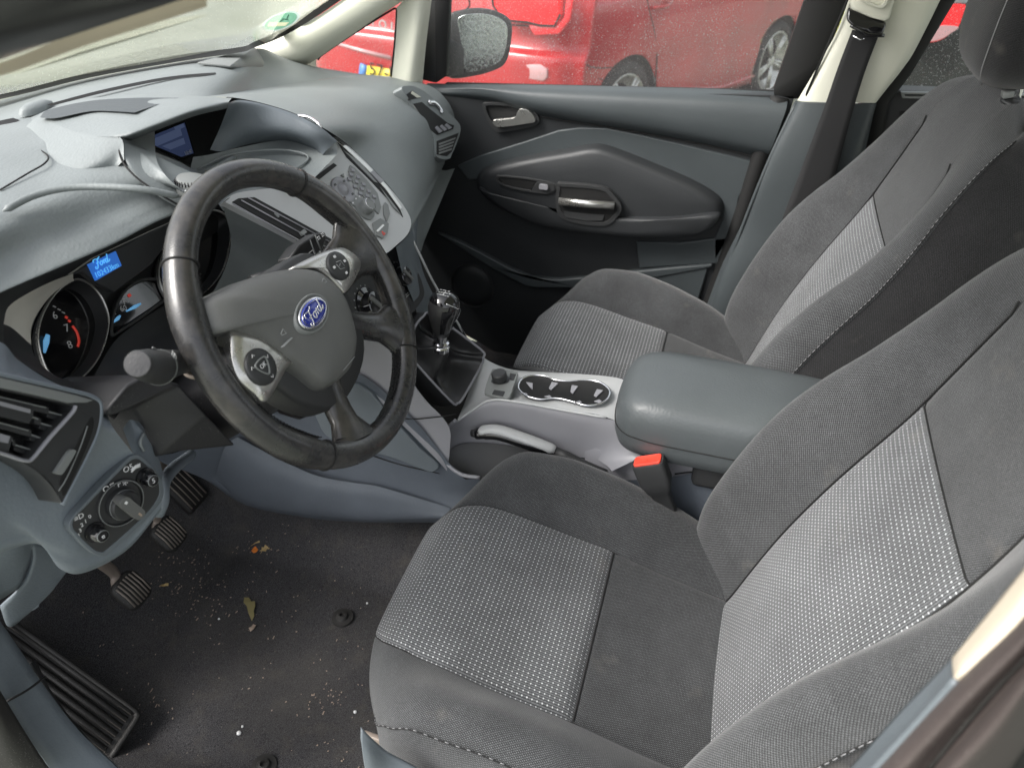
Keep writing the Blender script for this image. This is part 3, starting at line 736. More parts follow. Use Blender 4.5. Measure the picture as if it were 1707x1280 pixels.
# tweeter grille in the far corner
g=[P(424,83,z=.846),P(456,97,x=1.28),P(486,114,x=1.36),P(440,114,x=1.13),P(385,114,z=.868),P(330,108,z=.874)]
MB().prism([q+V((0,0,.004)) for q in g],(0,0,-.004)).build('speaker_grille',M['btn'],D,.001)
# --- centre binnacle with the screen
rows=[
 [P(70,188,z=.898),P(110,172,z=.904),P(150,164,z=.908),P(235,158,z=.910),P(325,160,z=.908),P(386,164,z=.896)],
 [P(95,208,z=.906),P(130,196,z=.910),P(175,182,z=.915),P(245,168,z=.918),P(325,164,z=.917),P(384,167,z=.906)],
 [P(150,226,z=.910),P(175,214,z=.914),P(210,203,z=.918),P(262,190,z=.921),P(325,174,z=.920),P(382,169,z=.912)],
 [P(200,229,z=.912),P(212,225,z=.915),P(230,218,z=.918),P(268,204,z=.920),P(326,184,z=.919),P(381,173,z=.910)],
 [P(206,232,z=.904),P(217,229,z=.906),P(236,222,z=.909),P(270,209,z=.912),P(327,189,z=.911),P(380,178,z=.904)],
 [P(208,233,z=.890),P(221,233,z=.892),P(240,226,z=.893),P(273,213,z=.896),P(328,193,z=.897),P(380,181,z=.892)]]
vis=sheet('screen_visor',rows,M['dash'],D,6,6)
rows=[
 [P(22,238,z=.884),P(40,215,z=.891),P(55,200,z=.896),P(70,188,z=.898)],
 [P(35,256,z=.885),P(60,238,z=.895),P(78,222,z=.901),P(95,208,z=.906)],
 [P(60,276,z=.885),P(95,262,z=.894),P(125,244,z=.902),P(150,226,z=.910)],
 [P(78,292,z=.884),P(125,284,z=.888),P(170,262,z=.898),P(200,229,z=.912)],
 [P(85,302,z=.878),P(135,296,z=.879),P(185,284,z=.883),P(207,267,z=.895)]]
sheet('visor_side',rows,M['dash'],D,6,6)
# darker textured inlay on the visor top
rows=[[P(66,196,z=.9045),P(82,183,z=.906),P(150,168.5,z=.912),P(225,163.5,z=.9165),P(298,163.5,z=.918)],[P(72,197,z=.9065),P(95,197,z=.910),P(150,186,z=.9155),P(190,186,z=.9195),P(224,188,z=.9225)]]
sheet('visor_inlay',rows,M['doormid'],vis,6,4)
SP=[P(207,233,y=.985),P(380,176,y=.985),P(352,250,y=.985),P(322,268,y=.985)]
sf=FR(P(235,234,y=.985),P(307,204,y=.985)-P(235,234,y=.985),V((0,.25,1)))
# surround goes back as a dark box
def L2(pts,h=0): return [sf.L(a,b,h) for a,b in pts]
scr=slab('screen_surround',sf,L2([(203,228),(404,158),(376,256),(335,282),(300,268)],-.002),-.03,-.002,M['black'],D,.001)
q=L2([(236,234),(307,205),(322,256),(302,262)],0)
slab('display_glass',sf,L2([(230,232),(309,200),(326,258),(300,268)],0),-.004,.0,M['gloss'],scr,.001)
o=slab('display',sf,q,-.001,.0008,M['screen'],scr,0)
for a in ([(246,236),(300,213),(304,226),(262,244)],[(270,244),(306,230),(309,240),(284,250)],[(290,212),(306,206),(308,212),(293,219)]):
    slab('display_tile',sf,L2(a,.001),.0008,.0011,M['screen2'],o,0)
u,v=L2([(315,254)],.001)[0]; text('clock_digits','10:40',sf,u-.002,v,.0085,M['white'],o,.0016)
# wall right of the screen, tray and its rim
rows=[
 [P(380,172,z=.905),P(400,167,z=.893),P(440,174,z=.882),P(490,190,z=.868),P(535,213,z=.852),P(562,236,z=.832)],
 [P(379,180,z=.898),P(402,176,z=.888),P(442,183,z=.876),P(490,200,z=.862),P(530,222,z=.846),P(556,240,z=.828)],
 [P(366,215,z=.862),P(390,215,z=.858),P(430,218,z=.850),P(480,224,z=.842),P(520,236,z=.832),P(545,250,z=.820)],
 [P(350,250,z=.835),P(372,252,z=.832),P(420,240,z=.826),P(475,235,z=.820),P(518,246,z=.816),P(538,258,z=.812)],
]
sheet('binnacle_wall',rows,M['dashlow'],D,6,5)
rows=[
 [P(322,262,z=.832),P(350,258,z=.832),P(400,246,z=.828),P(470,234,z=.822),P(520,244,z=.817),P(560,238,z=.820)],
 [P(318,285,z=.822),P(352,276,z=.820),P(400,262,z=.818),P(465,252,z=.814),P(512,260,z=.810),P(562,256,z=.812)],
 [P(330,305,z=.814),P(365,295,z=.814),P(410,285,z=.812),P(455,275,z=.810),P(500,275,z=.808),P(540,280,z=.806)],
 [P(360,335,z=.806),P(385,325,z=.806),P(420,315,z=.806),P(455,305,z=.804),P(490,300,z=.802),P(522,298,z=.800)],
 [BP_(372,352,-.008),BP_(392,338,-.008),BP_(425,324,-.008),BP_(462,318,-.008),BP_(500,302,-.008),BP_(540,270,-.008)],
]
MB().box((.66,.97,.715),(.12,0,0),(0,.10,0),(0,0,.03)).build('binnacle_core',M['dark'],D)
tray=sheet('tray',rows,M['dash'],D,6,5)
gap([P(330,282,z=.824),P(385,258,z=.826),P(460,250,z=.820),P(505,256,z=.815),P(512,268,z=.811),P(478,290,z=.810)],.0018,'dash',tray,nm='tray_rim')
gap([P(392,262,z=.822),P(345,288,z=.821)],.004,'dash',tray,nm='tray_rim')
# left wall of the binnacle, slopes to the knob
rows=[
 [P(203,230,z=.909),P(240,249,z=.892),P(285,272,z=.875),P(345,300,z=.852),P(380,322,z=.835)],
 [P(203,245,z=.903),P(232,268,z=.889),P(275,296,z=.871),P(325,322,z=.849),P(360,342,z=.830)],
 [P(205,262,z=.896),P(226,290,z=.884),P(264,320,z=.866),P(306,345,z=.845),P(345,362,z=.825)],
 [P(208,268,z=.885),P(230,300,z=.876),P(268,330,z=.858),P(308,352,z=.835),P(345,368,z=.815)],
]
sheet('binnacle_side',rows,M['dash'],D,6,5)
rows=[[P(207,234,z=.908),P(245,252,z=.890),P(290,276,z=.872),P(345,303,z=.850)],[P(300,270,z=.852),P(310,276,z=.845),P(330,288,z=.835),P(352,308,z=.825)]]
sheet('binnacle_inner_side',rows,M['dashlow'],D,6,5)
gap([P(198,228,z=.912),P(201,262,z=.897),P(222,291,z=.886),P(262,321,z=.868),P(303,345,z=.847)],.0012)
# menu knob by the wheel rim
k=P(322,300,z=.868); o=MB().lathe(k-V((0,0,.006)),(.05,-.25,1),[(.021,-.012),(.0215,.002),(.020,.006),(.017,.0075),(.001,.008)],36).build('vent_wheel',M['btn'],D)
MB().lathe(k-V((0,0,.004)),(.05,-.25,1),[(.0225,-.004),(.0235,-.002),(.0225,.0)],36,False).build('chrome_ring',M['chrome'],o)
for j in range(14):
    a=PI*(.75+j*.06); MB().box(k+V((math.cos(a)*.0205,math.sin(a)*.0205,.001)),(.0006,0,0),(0,.0006,0),(0,0,.003)).build('knurl',M['black'],o)
# chrome sensor arc on dash right of tray
MB().tube(spline([P(497,193,z=.872),P(515,196,z=.872),P(530,206,z=.868),P(536,214,z=.862)],5),.0022,8).build('chrome_arc',M['chrome'],D)
# --- silver centre panel
def b(pts,h=0): return [BZ.L(x,y,h) for x,y in pts]
out=b([(556,228),(580,243),(612,272),(645,308),(672,342),(685,368),(680,390),(662,408),(640,425)])
outl=out+b([(606,438),(575,436),(540,424),(470,386),(385,342),(374,335),(395,322),(440,315),(470,311),(510,288),(540,258)])
cp=slab('centre_panel',BZ,smooth2(outl,4),-.009,.0,M['silver'],D,.004,3)
# upper right vent along the edge
vp=b([(563,237),(590,258),(625,292),(655,327),(668,352),(672,362),(668,357),(645,330),(612,295),(578,262)],.001)
vo=slab('side_vent',BZ,vp,-.004,.0012,M['dark'],cp,0)
for a in ([(572,250),(600,270),(630,305),(624,303),(596,275)],[(634,312),(660,345),(668,357),(656,346)]):
    slab('vent_blade',BZ,b(a,.002),.0005,.0022,M['btn'],vo,.0003)
slab('vent_tab',BZ,b([(617,288),(622,284),(640,302),(634,306)],.002),.0005,.003,M['silverdark'],vo,.0005)
slab('chrome_line',BZ,b([(556,230),(580,245),(612,274),(645,310),(670,346),(668,350),(642,314),(610,280),(578,250)],.002),.0,.0022,M['alu'],cp,.0004)
# CD slot
slab('disc_slot',BZ,b([(518,300),(556,272),(562,276),(528,303)],.001),-.004,.0010,M['dark'],cp,0)
# eject, keypad, dial, knob
def btn(px,nm,h=.003,mat='btn',par=None,bv=.0008): 
    return slab(nm,BZ,b(px,.002),-.001,h,M[mat],par or cp,bv)
btn([(573,289),(574,296),(568,292)],'eject_button')
kp=btn([(584,275),(592,280),(612,300),(630,322),(636,345),(632,357),(624,350),(604,325),(588,303),(581,285)],'keypad',.002,'btn',None,.001)
for i in range(5):
    for j in range(3):
        a=(587.5+i*9.0-j*2.6, 283+i*11.8+j*7.6+(i==4)*-3); w=3.3; 
        slab('key',BZ,b([(a[0]-w*.9,a[1]-w*.9),(a[0]+w*.95,a[1]-w*.2),(a[0]+w*1.2,a[1]+w*1.2),(a[0]-w*.4,a[1]+w*.8)],.003),.001,.0038,M['silverdark'],kp,.0006)
dc=BZ.L(573,316,.003)
dl=dome('menu_dial',BZ,ell(dc[0],dc[1],.0245,.022,36),[(1.02,-.001),(1,.0025),(.92,.0035),(.55,.0035),(.5,.002),(.42,.002),(.38,.0045),(.1,.005)],M['silverdark'],cp,dc)
for a in (.6,2.2,3.8,5.3): slab('dial_mark',BZ,rrect(dc[0]+.0175*math.cos(a),dc[1]+.0165*math.sin(a),.0055,.0035,.001),.003,.0042,M['black'],dl,0)
kc=BZ.L(609,347,.004)
kn=MB().lathe(BZ.W(*kc,0),BZ.n,[(.0195,0),(.0195,.003),(.0125,.004),(.0120,.015),(.0105,.0165),(.001,.0165)],32).build('volume_knob',M['btn'],cp,sh=40)
MB().lathe(BZ.W(*kc,0),BZ.n,[(.0098,.0164),(.0102,.0172),(.0092,.0174)],32,False).build('knob_ring',M['chrome'],kn)
btn([(590,324),(600,331),(597,340),(588,333)],'radio_button'); btn([(583,331),(590,334),(594,345),(586,341)],'radio_button')
for px in ((594,331),(589,338),(600,327)):
    q=BZ.L(*px,.004); slab('button_mark',BZ,rrect(q[0],q[1],.003,.0025,.0005),.003,.0034,M['white'],cp,0)
btn([(642,337),(647,342),(650,357),(645,370),(640,358),(639,343)],'side_button'); 
hz=btn([(621,372),(634,364),(648,373),(646,388),(638,398),(626,392)],'hazard_panel',.003,'btn')
slab('silver_strip',BZ,b([(627,385),(638,374),(641,376),(630,387)],.004),.003,.0042,M['alu'],hz,0)
q=BZ.L(639,388,.004); strokes('hazard_triangle',BZ,[[(q[0]-.003,q[1]-.003),(q[0]+.003,q[1]-.003),(q[0],q[1]+.003),(q[0]-.003,q[1]-.003)]],.0005,M['red'],hz,.0036)
btn([(604,374),(612,378),(622,390),(614,388)],'radio_button')
# left vent in the silver panel
vb=b([(380,340),(398,328),(418,326),(470,348),(530,386),(565,410),(545,414),(490,392),(430,358)],.001)
vb=b([(386,337),(398,330),(424,328),(560,402),(569,410),(560,418),(545,420),(530,416)],.001)
vn=slab('centre_vent',BZ,smooth2(vb,3) and vb,-.0045,.0014,M['dark'],cp,.002)
for a_,c_ in (((388,340),(527,418)),((402,334),(545,413)),((414,330),(560,409))):
    MB().tube([BZ.W(*BZ.L(*a_,.002),.0022),BZ.W(*BZ.L(*c_,.002),.0022)],[(.0009,.0011)]*2,8,flat=BZ.n).build('vent_slat',M['silverdark'],vn)
q=BZ.L(505,388,.003); slab('vent_tab',BZ,rrect(q[0],q[1],.012,.006,.001),.001,.005,M['btn'],vn,.0006)
q=BZ.L(462,358,.003); slab('vent_tab',BZ,rrect(q[0],q[1],.004,.008,.001),.001,.003,M['btn'],vn,.0006)
# grey blue body between instrument nacelle and the panel
rows=[[BP_(370,338,-.005),BP_(415,358,-.005),BP_(470,386,-.005),BP_(530,420,-.005),BP_(566,437,-.008)],
      [P(385,400,y=.80),P(420,420,y=.785),P(465,445,y=.76),P(520,470,y=.72),P(555,470,y=.69)],
      [P(374,450,y=.80),P(415,470,y=.79),P(455,490,y=.77),P(510,520,y=.74),P(545,520,y=.70)],
      [P(345,505,y=.79),P(380,540,y=.78),P(430,600,y=.77),P(490,640,y=.75),P(535,580,y=.71)]]
sheet('dash_lower_centre',rows,M['dash'],D,5,5)
# --- climate panel (behind the wheel rim) and stack sides
CB=FR((.66,.66,.56),(1,.0,.0),(0,.42,.9))
CB.o=P(640,500,x=.66)
def c(pts,h=0): return [CB.L(x,y,h) for x,y in pts]
cpn=slab('climate_panel',CB,smooth2(c([(556,478),(572,445),(600,425),(640,415),(664,410),(690,440),(706,478),(704,500),(672,540),(648,562),(630,556),(590,520)]),3),-.02,0,M['black'],D,.004)
for px,rr_ in (((616,510),.030),((668,462),.024)):
    q=CB.L(*px,.003)
    kn=MB().lathe(CB.W(*q,0),CB.n,[(rr_,0),(rr_,.003),(rr_*.72,.005),(rr_*.66,.016),(rr_*.5,.018),(.001,.018)],36).build('climate_knob',M['gloss'],cpn,sh=40)
    slab('knob_grip',CB,rrect(q[0],q[1],rr_*.25,rr_*1.15,rr_*.1,rot=.5),.014,.0205,M['pad'],kn,.002)
    for j in range(9):
        a=PI*(.15+j*.11)+.5; slab('scale_mark',CB,rrect(q[0]+rr_*1.12*math.cos(a),q[1]+rr_*1.12*math.sin(a),.0022,.0022,.0008),0,.0006,M['greyprint'],cpn,0)
for dx in (0,5): 
    p,q=CB.L(630+dx,552-0,.001),CB.L(648+dx,534,.001); MB().tube([CB.W(*p,.001),CB.W(*q,.001)],.0006,5).build('pale_line',M['silver'],cpn)
    p,q=CB.L(672+dx,496,.001),CB.L(682+dx,486,.001); MB().tube([CB.W(*p,.001),CB.W(*q,.001)],.0006,5).build('pale_line',M['silver'],cpn)
# stack surround: grey shell right of the climate panel reaching down to the gear lever
rows=[[P(686,380,x=.80),P(696,420,x=.805),P(712,470,x=.81),P(740,520,x=.815),P(775,570,x=.82)],
      [P(680,392,x=.775),P(688,430,x=.78),P(703,478,x=.79),P(725,528,x=.795),P(770,580,x=.80)],
      [P(668,405,x=.74),P(682,440,x=.755),P(700,490,x=.765),P(712,530,x=.77),P(745,590,x=.775)],
      [P(660,412,x=.70),P(672,460,x=.72),P(690,505,x=.735),P(700,545,x=.74),P(700,585,x=.74)]]
sheet('stack_side',rows,M['dashlow'],D,5,5)
MB().tube(spline([P(684,393,x=.80),P(700,425,x=.80),P(722,470,x=.81),P(752,520,x=.815),P(780,568,x=.82)],5),.0022,8).build('silver_edge',M['silver'],D)
rows=[[P(552,478,y=.70),P(590,524,y=.68),P(632,562,y=.66),P(690,602,y=.61)],
      [P(546,498,y=.72),P(570,545,y=.69),P(615,585,y=.66),P(680,650,y=.61)],
      [P(540,520,y=.73),P(560,570,y=.71),P(600,620,y=.67),P(670,690,y=.62)]]
sheet('stack_driver_side',rows,M['silverdark'],D,5,5)
# dark wall behind the stack down to the tunnel
MB().prism([(.66,.83,.30),(.66,.83,.70),(.82,.83,.70),(.82,.83,.12),(.72,.83,.12)],(0,.02,0)).build('stack_core',M['dark'],D)
MB().box((1.14,.90,.50),(.30,0,0),(0,.03,0),(0,0,.13)).build('dash_core',M['dark'],D)
# --- glove box and its lid edge
rows=[[P(712,272,x=1.33),P(738,284,x=1.38),P(758,281,x=1.42)],
      [P(700,330,x=1.12),P(715,350,x=1.17),P(733,340,x=1.24)],
      [P(694,400,x=.90),P(700,420,x=.95),P(708,400,x=1.05)],
      [P(686,450,x=.83),P(690,470,x=.86),P(694,440,x=.93)]]
sheet('glovebox_shelf',[[r[0],r[1],r[2]] for r in rows],M['dash'],D,5,5)
MB().tube(spline([P(708,276,x=1.30),P(700,300,x=1.18),P(692,345,x=1.0),P(688,395,x=.88),P(690,440,x=.83)],5),[(.012,.006)]*21,12,flat=V((1,0,-.6))).build('glovebox_edge',M['dashlow'],D)
# --- passenger vent in the dash corner
_A,_B,_C=P(672,148,x=1.24),P(762,210,x=1.40),P(722,250,x=1.235)
VF=FR(_A,_B-_A,_A-_C); VF.o=VF.o+(VF.n if VF.n.dot(CAM-VF.o)>0 else -VF.n)*.016
VF.n=-VF.n if VF.n.dot(CAM-VF.o)<0 else VF.n
def vl(pts,h=0): return [VF.L(x,y,h) for x,y in pts]
pv=slab('passenger_vent',VF,smooth2(vl([(668,150),(676,144),(692,146),(712,158),(735,178),(758,200),(766,212),(764,228),(752,258),(746,266),(726,262),(722,232),(712,218),(690,180)]),3),-.02,.003,M['dash'],D,.003)
slab('vent_opening',VF,vl([(688,174),(702,171),(716,183),(745,206),(756,210),(754,216),(728,226),(716,216)],.002),-0.0015,0.0045000000000000005,M['dark'],pv,.0005)
for a in ([(690,177),(700,178),(738,206),(750,214),(728,224),(718,218)],):
    slab('vent_blade',VF,vl(a,.003),.001,.0035,M['btn'],pv,.0005)
for x in (0,1,2): slab('vent_blade',VF,vl([(724+x*8,214-x*2),(727+x*8,211-x*2),(736+x*8,220-x*3),(731+x*8,223-x*3)],.005),0.0055,0.0085,M['silverdark'],pv,.0005)
slab('small_opening',VF,vl([(677,158),(686,152),(701,163),(688,166),(682,168)],.002),-0.0005,0.0045000000000000005,M['dark'],pv,.0005)
slab('pale_blade',VF,vl([(686,153),(701,163),(694,164),(684,157)],.003),0.0035,0.0055,M['cream'],pv,.0003)
MB().tube(spline([VF.W(*p,.0065) for p in vl([(714,172),(724,173),(733,182),(736,190)],.004)],5),[(.003,.006)]*16,8,flat=VF.n).build('chrome_thumbwheel',M['chrome'],pv)
slab('vent_opening',VF,vl([(727,236),(764,222),(752,254),(744,261),(727,258)],.002),-0.0015,0.0045000000000000005,M['dark'],pv,.001)
for k in range(4): slab('vent_slat',VF,vl([(730,240+k*5),(758-k*2,230+k*6),(757-k*2,233+k*6),(731,243+k*5)],.003),0.0035,0.006,M['btn'],pv,.0003)
# ================================================================== instrument cluster
C=FR(P(220,520,y=.845),(1,0,0),(0,.43,.9))
def cl_(pts,h=0): return [C.L(x,y,h) for x,y in pts]
ic=prop(thing('instrument_cluster',None,None),None); ic.parent=D; ic.location=(0,0,0); ic.matrix_parent_inverse=Matrix.Translation(-D.location)
ic.matrix_parent_inverse=Matrix.Identity(4); ic.location=-D.location
slab('cluster_back',C,smooth2(cl_([(-10,500),(110,440),(300,350),(390,350),(395,420),(370,490),(330,560),(240,620),(190,680),(130,660),(20,600)]),3),-.03,-.022,M['black'],ic,0)
def gauge(px_out, dial_px, sweep):
    o2=cl_(px_out,.0); o2=smooth2(o2,5); c0=(sum(p[0] for p in o2)/len(o2),sum(p[1] for p in o2)/len(o2))
    def sc(k): return [(c0[0]+(x-c0[0])*k,c0[1]+(y-c0[1])*k) for x,y in o2]
    g=ring('gauge_ring',C,o2,sc(.965),-.004,.0015,M['alu'],ic)
    rows=[C.poly(sc(.965),-.001),C.poly(sc(.93),-.012),C.poly(sc(.86),-.020)]
    MB().grid(rows,True).build('gauge_well',M['black'],g)
    slab('gauge_dial',C,sc(.90),-.024,-.019,M['gloss'],g,0)
    return g
g=gauge([(62,560),(72,520),(95,485),(125,465),(150,472),(170,495),(182,530),(176,570),(160,605),(132,634),(108,636),(84,625),(70,600)],None,None)
# numerals and red sweep of the rev counter
for s,px in (('6',(92,526)),('7',(112,547)),('8',(117,575))):
    q=C.L(*px,-.018); text('numeral',s,C,q[0],q[1],.0130,M['white'],g,-.0185,rot=-.30)
for px in ((91,511),(99,516),(106,521)):
    q=C.L(*px,-.018); slab('tick',C,rrect(q[0],q[1],.0012,.004,.0003,rot=.6),-.0188,-.0180,M['white'],g,0)
MB().tube(spline([C.W(*C.L(x,y,-.0175),-.0178) for x,y in ((121,543),(128,553),(132,567),(130,578))],5),[(.0005,.0018)]*16,6,flat=C.n).build('red_line',M['red'],g)
for px in ((111,529),(116,535)):
    q=C.L(*px,-.018); slab('red_tick',C,rrect(q[0],q[1],.003,.0035,.0003,rot=.5),-.0188,-.0180,M['red'],g,0)
MB().tube([C.W(*C.L(74,588,-.014),-.014),C.W(*C.L(77,570,-.014),-.014),C.W(*C.L(80,558,-.014),-.014)],[(.0008,.0015),(.001,.0038),(.001,.0026)],8,flat=C.n).build('needle',M['needle'],g)
g2=gauge([(263,460),(275,415),(310,380),(350,350),(380,362),(384,400),(372,450),(345,485),(310,505),(280,500)],None,None)
# speaker shaped inner cone left of the rev counter
rows=[[P(10,530,y=.815),P(22,500,y=.825),P(60,478,y=.835),P(110,462,y=.842)],[P(40,545,y=.835),P(50,525,y=.84),P(75,500,y=.845),P(112,468,y=.85)],[P(20,590,y=.80),P(35,585,y=.82),P(60,560,y=.84),P(64,550,y=.85)],[P(75,622,y=.79),P(80,622,y=.80),P(88,628,y=.80),P(95,634,y=.80)]]
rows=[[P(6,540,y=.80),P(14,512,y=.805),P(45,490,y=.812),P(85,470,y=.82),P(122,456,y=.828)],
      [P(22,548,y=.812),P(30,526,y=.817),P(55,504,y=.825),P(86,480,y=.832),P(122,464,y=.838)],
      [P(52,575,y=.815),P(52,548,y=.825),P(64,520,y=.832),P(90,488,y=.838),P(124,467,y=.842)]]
ff=sheet('cluster_cone',rows,plastic('lit_cone_plastic',(.70,.67,.60),.4,900,.2),ic,5,5)  # pale base colour stands in for light reflected inside the cone
rows=[[P(6,540,y=.80),P(22,548,y=.812),P(52,575,y=.815)],[P(14,585,y=.792),P(28,590,y=.80),P(60,596,y=.808)],[P(75,628,y=.775),P(82,626,y=.785),P(88,624,y=.795)],[P(140,660,y=.765),P(142,655,y=.775),P(130,640,y=.79)]]
sheet('cluster_cone_lower',rows,M['black'],ic,5,5)
# fuel display
fd=slab('fuel_display',C,smooth2(cl_([(190,525),(210,480),(245,468),(272,478),(278,495),(250,515),(200,548),(186,556)],-.004),3),-.012,-.006,M['gloss'],ic,.002)
ring('fuel_frame',C,smooth2(cl_([(184,560),(190,515),(212,478),(248,462),(285,470),(290,490),(255,518),(205,552)],-.004),3),smooth2(cl_([(189,554),(194,517),(214,483),(248,468),(279,474),(282,489),(252,513),(203,547)],-.004),3),-.01,-.003,M['black'],ic,.001)
for s,px,sz in (('F',(209,503),.010),('60',(207,514),.009),('1',(193,520),.009),('c',(213,501),.008)):
    q=C.L(*px,-.004); text('fuel_mark',s,C,q[0],q[1],sz*1.15,M['white'],fd,-.0055,rot=-.3)
q=C.L(217,492,-.004); slab('red_icon',C,rrect(q[0],q[1],.005,.004,.001),-.006,-.0052,M['red'],fd,0)
for a,bb in (((211,519),(235,506)),((188,538),(201,526))):
    MB().tube([C.W(*C.L(*a,-.004),-.0045),C.W(*C.L((a[0]+bb[0])/2+2,(a[1]+bb[1])/2-1,-.004),-.004),C.W(*C.L(*bb,-.004),-.0045)],[(.0006,.0008),(.0008,.0024),(.0006,.0012)],8,flat=C.n).build('blue_needle',M['needle'],fd)
# trip display
C2=FR(P(175,440,y=.85),(1,0,0),(0,.25,1))
td=slab('trip_display_frame',C2,[C2.L(*p,0) for p in ((120,458),(160,430),(255,385),(300,365),(285,400),(255,440),(190,488),(165,475),(140,455))],-.01,-.001,M['black'],ic,.002)
lc=slab('trip_display',C2,[C2.L(*p,.001) for p in ((147,441),(193,419),(203,443),(160,468))],-.002,.001,M['lcd'],td,0)
q=C2.L(172,440,.001); TF=FR(C2.W(*q),P(193,419,y=.85)-P(147,441,y=.85),V((0,.25,1)))
script(lc,FR(TF.W(.0,.0035),TF.u,TF.v),.0075,M['lcdtxt'],.0014,.0007)
text('odometer_digits','102433km',TF,.001,-.0085,.0095,M['lcdtxt'],lc,.0014)
# body of the dash below the cluster, hood end
rows=[[P(180,690,y=.70),P(195,640,y=.73),P(250,590,y=.78),P(310,540,y=.80),P(395,510,y=.82)],
      [P(176,684,y=.74),P(192,630,y=.76),P(240,575,y=.80),P(300,520,y=.82),P(395,480,y=.84)],
      [P(150,650,y=.80),P(185,590,y=.83),P(225,548,y=.84),P(290,505,y=.845),P(395,450,y=.85)]]
rows=[[P(150,640,y=.81),P(183,580,y=.83),P(215,548,y=.84),P(290,500,y=.845),P(395,455,y=.85)],
      [P(165,662,y=.785),P(195,612,y=.80),P(245,570,y=.815),P(310,525,y=.825),P(400,490,y=.83)],
      [P(178,688,y=.745),P(205,640,y=.76),P(255,600,y=.78),P(320,560,y=.79),P(405,530,y=.80)],
      [P(190,700,y=.72),P(225,655,y=.72),P(275,620,y=.75),P(330,590,y=.76),P(410,560,y=.78)]]
sheet('cluster_apron',rows,M['black'],ic,6,5)
# ================================================================== driver side fascia
rows=[[P(-80,560,y=.80),P(0,570,y=.79),P(30,600,y=.785),P(80,632,y=.775),P(140,662,y=.760),P(178,690,y=.735)],
      [P(-80,630,y=.77),P(-10,625,y=.765),P(30,640,y=.755),P(85,665,y=.740),P(140,690,y=.725),P(190,715,y=.705)],
      [P(-80,680,y=.755),P(-20,690,y=.750),P(40,700,y=.742),P(110,720,y=.730),P(165,740,y=.715),P(225,760,y=.70)],
      [P(-80,790,y=.745),P(-10,800,y=.742),P(60,810,y=.735),P(120,825,y=.725),P(190,820,y=.715),P(245,790,y=.70)],
      [P(-60,860,y=.745),P(10,860,y=.742),P(70,890,y=.735),P(130,900,y=.725),P(205,870,y=.713),P(266,805,y=.697)],
      [P(-50,905,y=.75),P(40,890,y=.745),P(82,915,y=.738),P(135,930,y=.730),P(215,895,y=.716),P(270,830,y=.697)],
      [P(-30,930,y=.76),P(60,905,y=.75),P(100,945,y=.745),P(140,952,y=.738),P(212,915,y=.722),P(268,850,y=.702)],
      [P(-30,930,y=.80),P(60,905,y=.79),P(100,948,y=.79),P(142,954,y=.79),P(210,917,y=.77),P(264,852,y=.75)]]
sheet('driver_fascia',rows,M['fascia'],D,7,6)
rows=[[P(205,715,y=.704),P(214,702,y=.712),P(222,700,y=.712),P(236,705,y=.712)],
      [P(222,755,y=.701),P(232,735,y=.705),P(240,722,y=.705),P(250,740,y=.705)],
      [P(247,790,y=.699),P(256,775,y=.70),P(262,760,y=.705),P(266,770,y=.71)],
      [P(268,812,y=.697),P(270,800,y=.70),P(272,790,y=.71),P(272,788,y=.73)]]
sheet('fascia_edge',rows,M['fascia'],D,5,5)
MB().tube(spline([P(262,856,y=.715),P(270,835,y=.71),P(272,805,y=.72),P(290,780,y=.78),P(318,758,y=.86)],5),.008,10).build('fascia_brace',M['fascia'],D)
MB().tube(spline([P(240,722,y=.703),P(234,738,y=.700),P(240,752,y=.699)],5),.0018,6).build('fuse_cover_gap',M['dash'],D)
# side vent
VA=FR(P(60,740,y=.73),P(120,670,y=.72)-P(0,640,y=.735),P(0,640,y=.74)-P(45,770,y=.725))
if VA.n.dot(CAM-VA.o)<0: VA.n=-VA.n
VA.o=VA.o+VA.n*.024
def va(p,h=0): return [VA.L(a,b,h) for a,b in p]
outer=smooth2(va([(-90,608),(0,627),(60,641),(122,655),(154,665),(164,677),(161,714),(142,758),(120,802),(102,837),(97,832),(88,815),(71,795),(41,775),(0,758),(-90,735)]),4)
inner=smooth2(va([(-88,632),(0,650),(60,663),(108,674),(117,679),(116,687),(80,726),(50,759),(42,763),(30,761),(0,750),(-88,726)]),4)
outer=resamp(outer,180); inner=resamp(inner,180)
vb_=MB().grid([VA.poly(outer,-.03),VA.poly(outer,.003),VA.poly(inner,.003),VA.poly(inner,-.024)],True).build('vent_frame',M['black'],D,.0012,sh=40)
slab('vent_back',VA,va([(-90,620),(130,660),(130,700),(60,775),(-90,750)]),-.026,-.023,M['dark'],vb_,0)
slab('lit_top_face',VA,va([(-90,611),(0,630),(122,658),(152,667),(140,671),(120,671),(108,671.5),(60,660),(0,647),(-90,629)]),.001,.0042,M['btn'],vb_,.001)  # greyer top face paints in the light falling on the black frame
MB().tube(spline([VA.W(*p,.0035) for p in va([(125,676),(120,688),(84,728),(54,764),(44,768),(30,765),(0,755),(-88,731)],.0035)],4),[(.0030,.0016)]*29,8,flat=VA.n).build('lit_frame_lip',M['silverdark'],vb_)  # pale bar paints in the light along the frame's inner edge
def q4(n,p,h0,h1,m): return slab(n,VA,va(p,(h0+h1)/2),h0,h1,M[m],vb_,.0004)
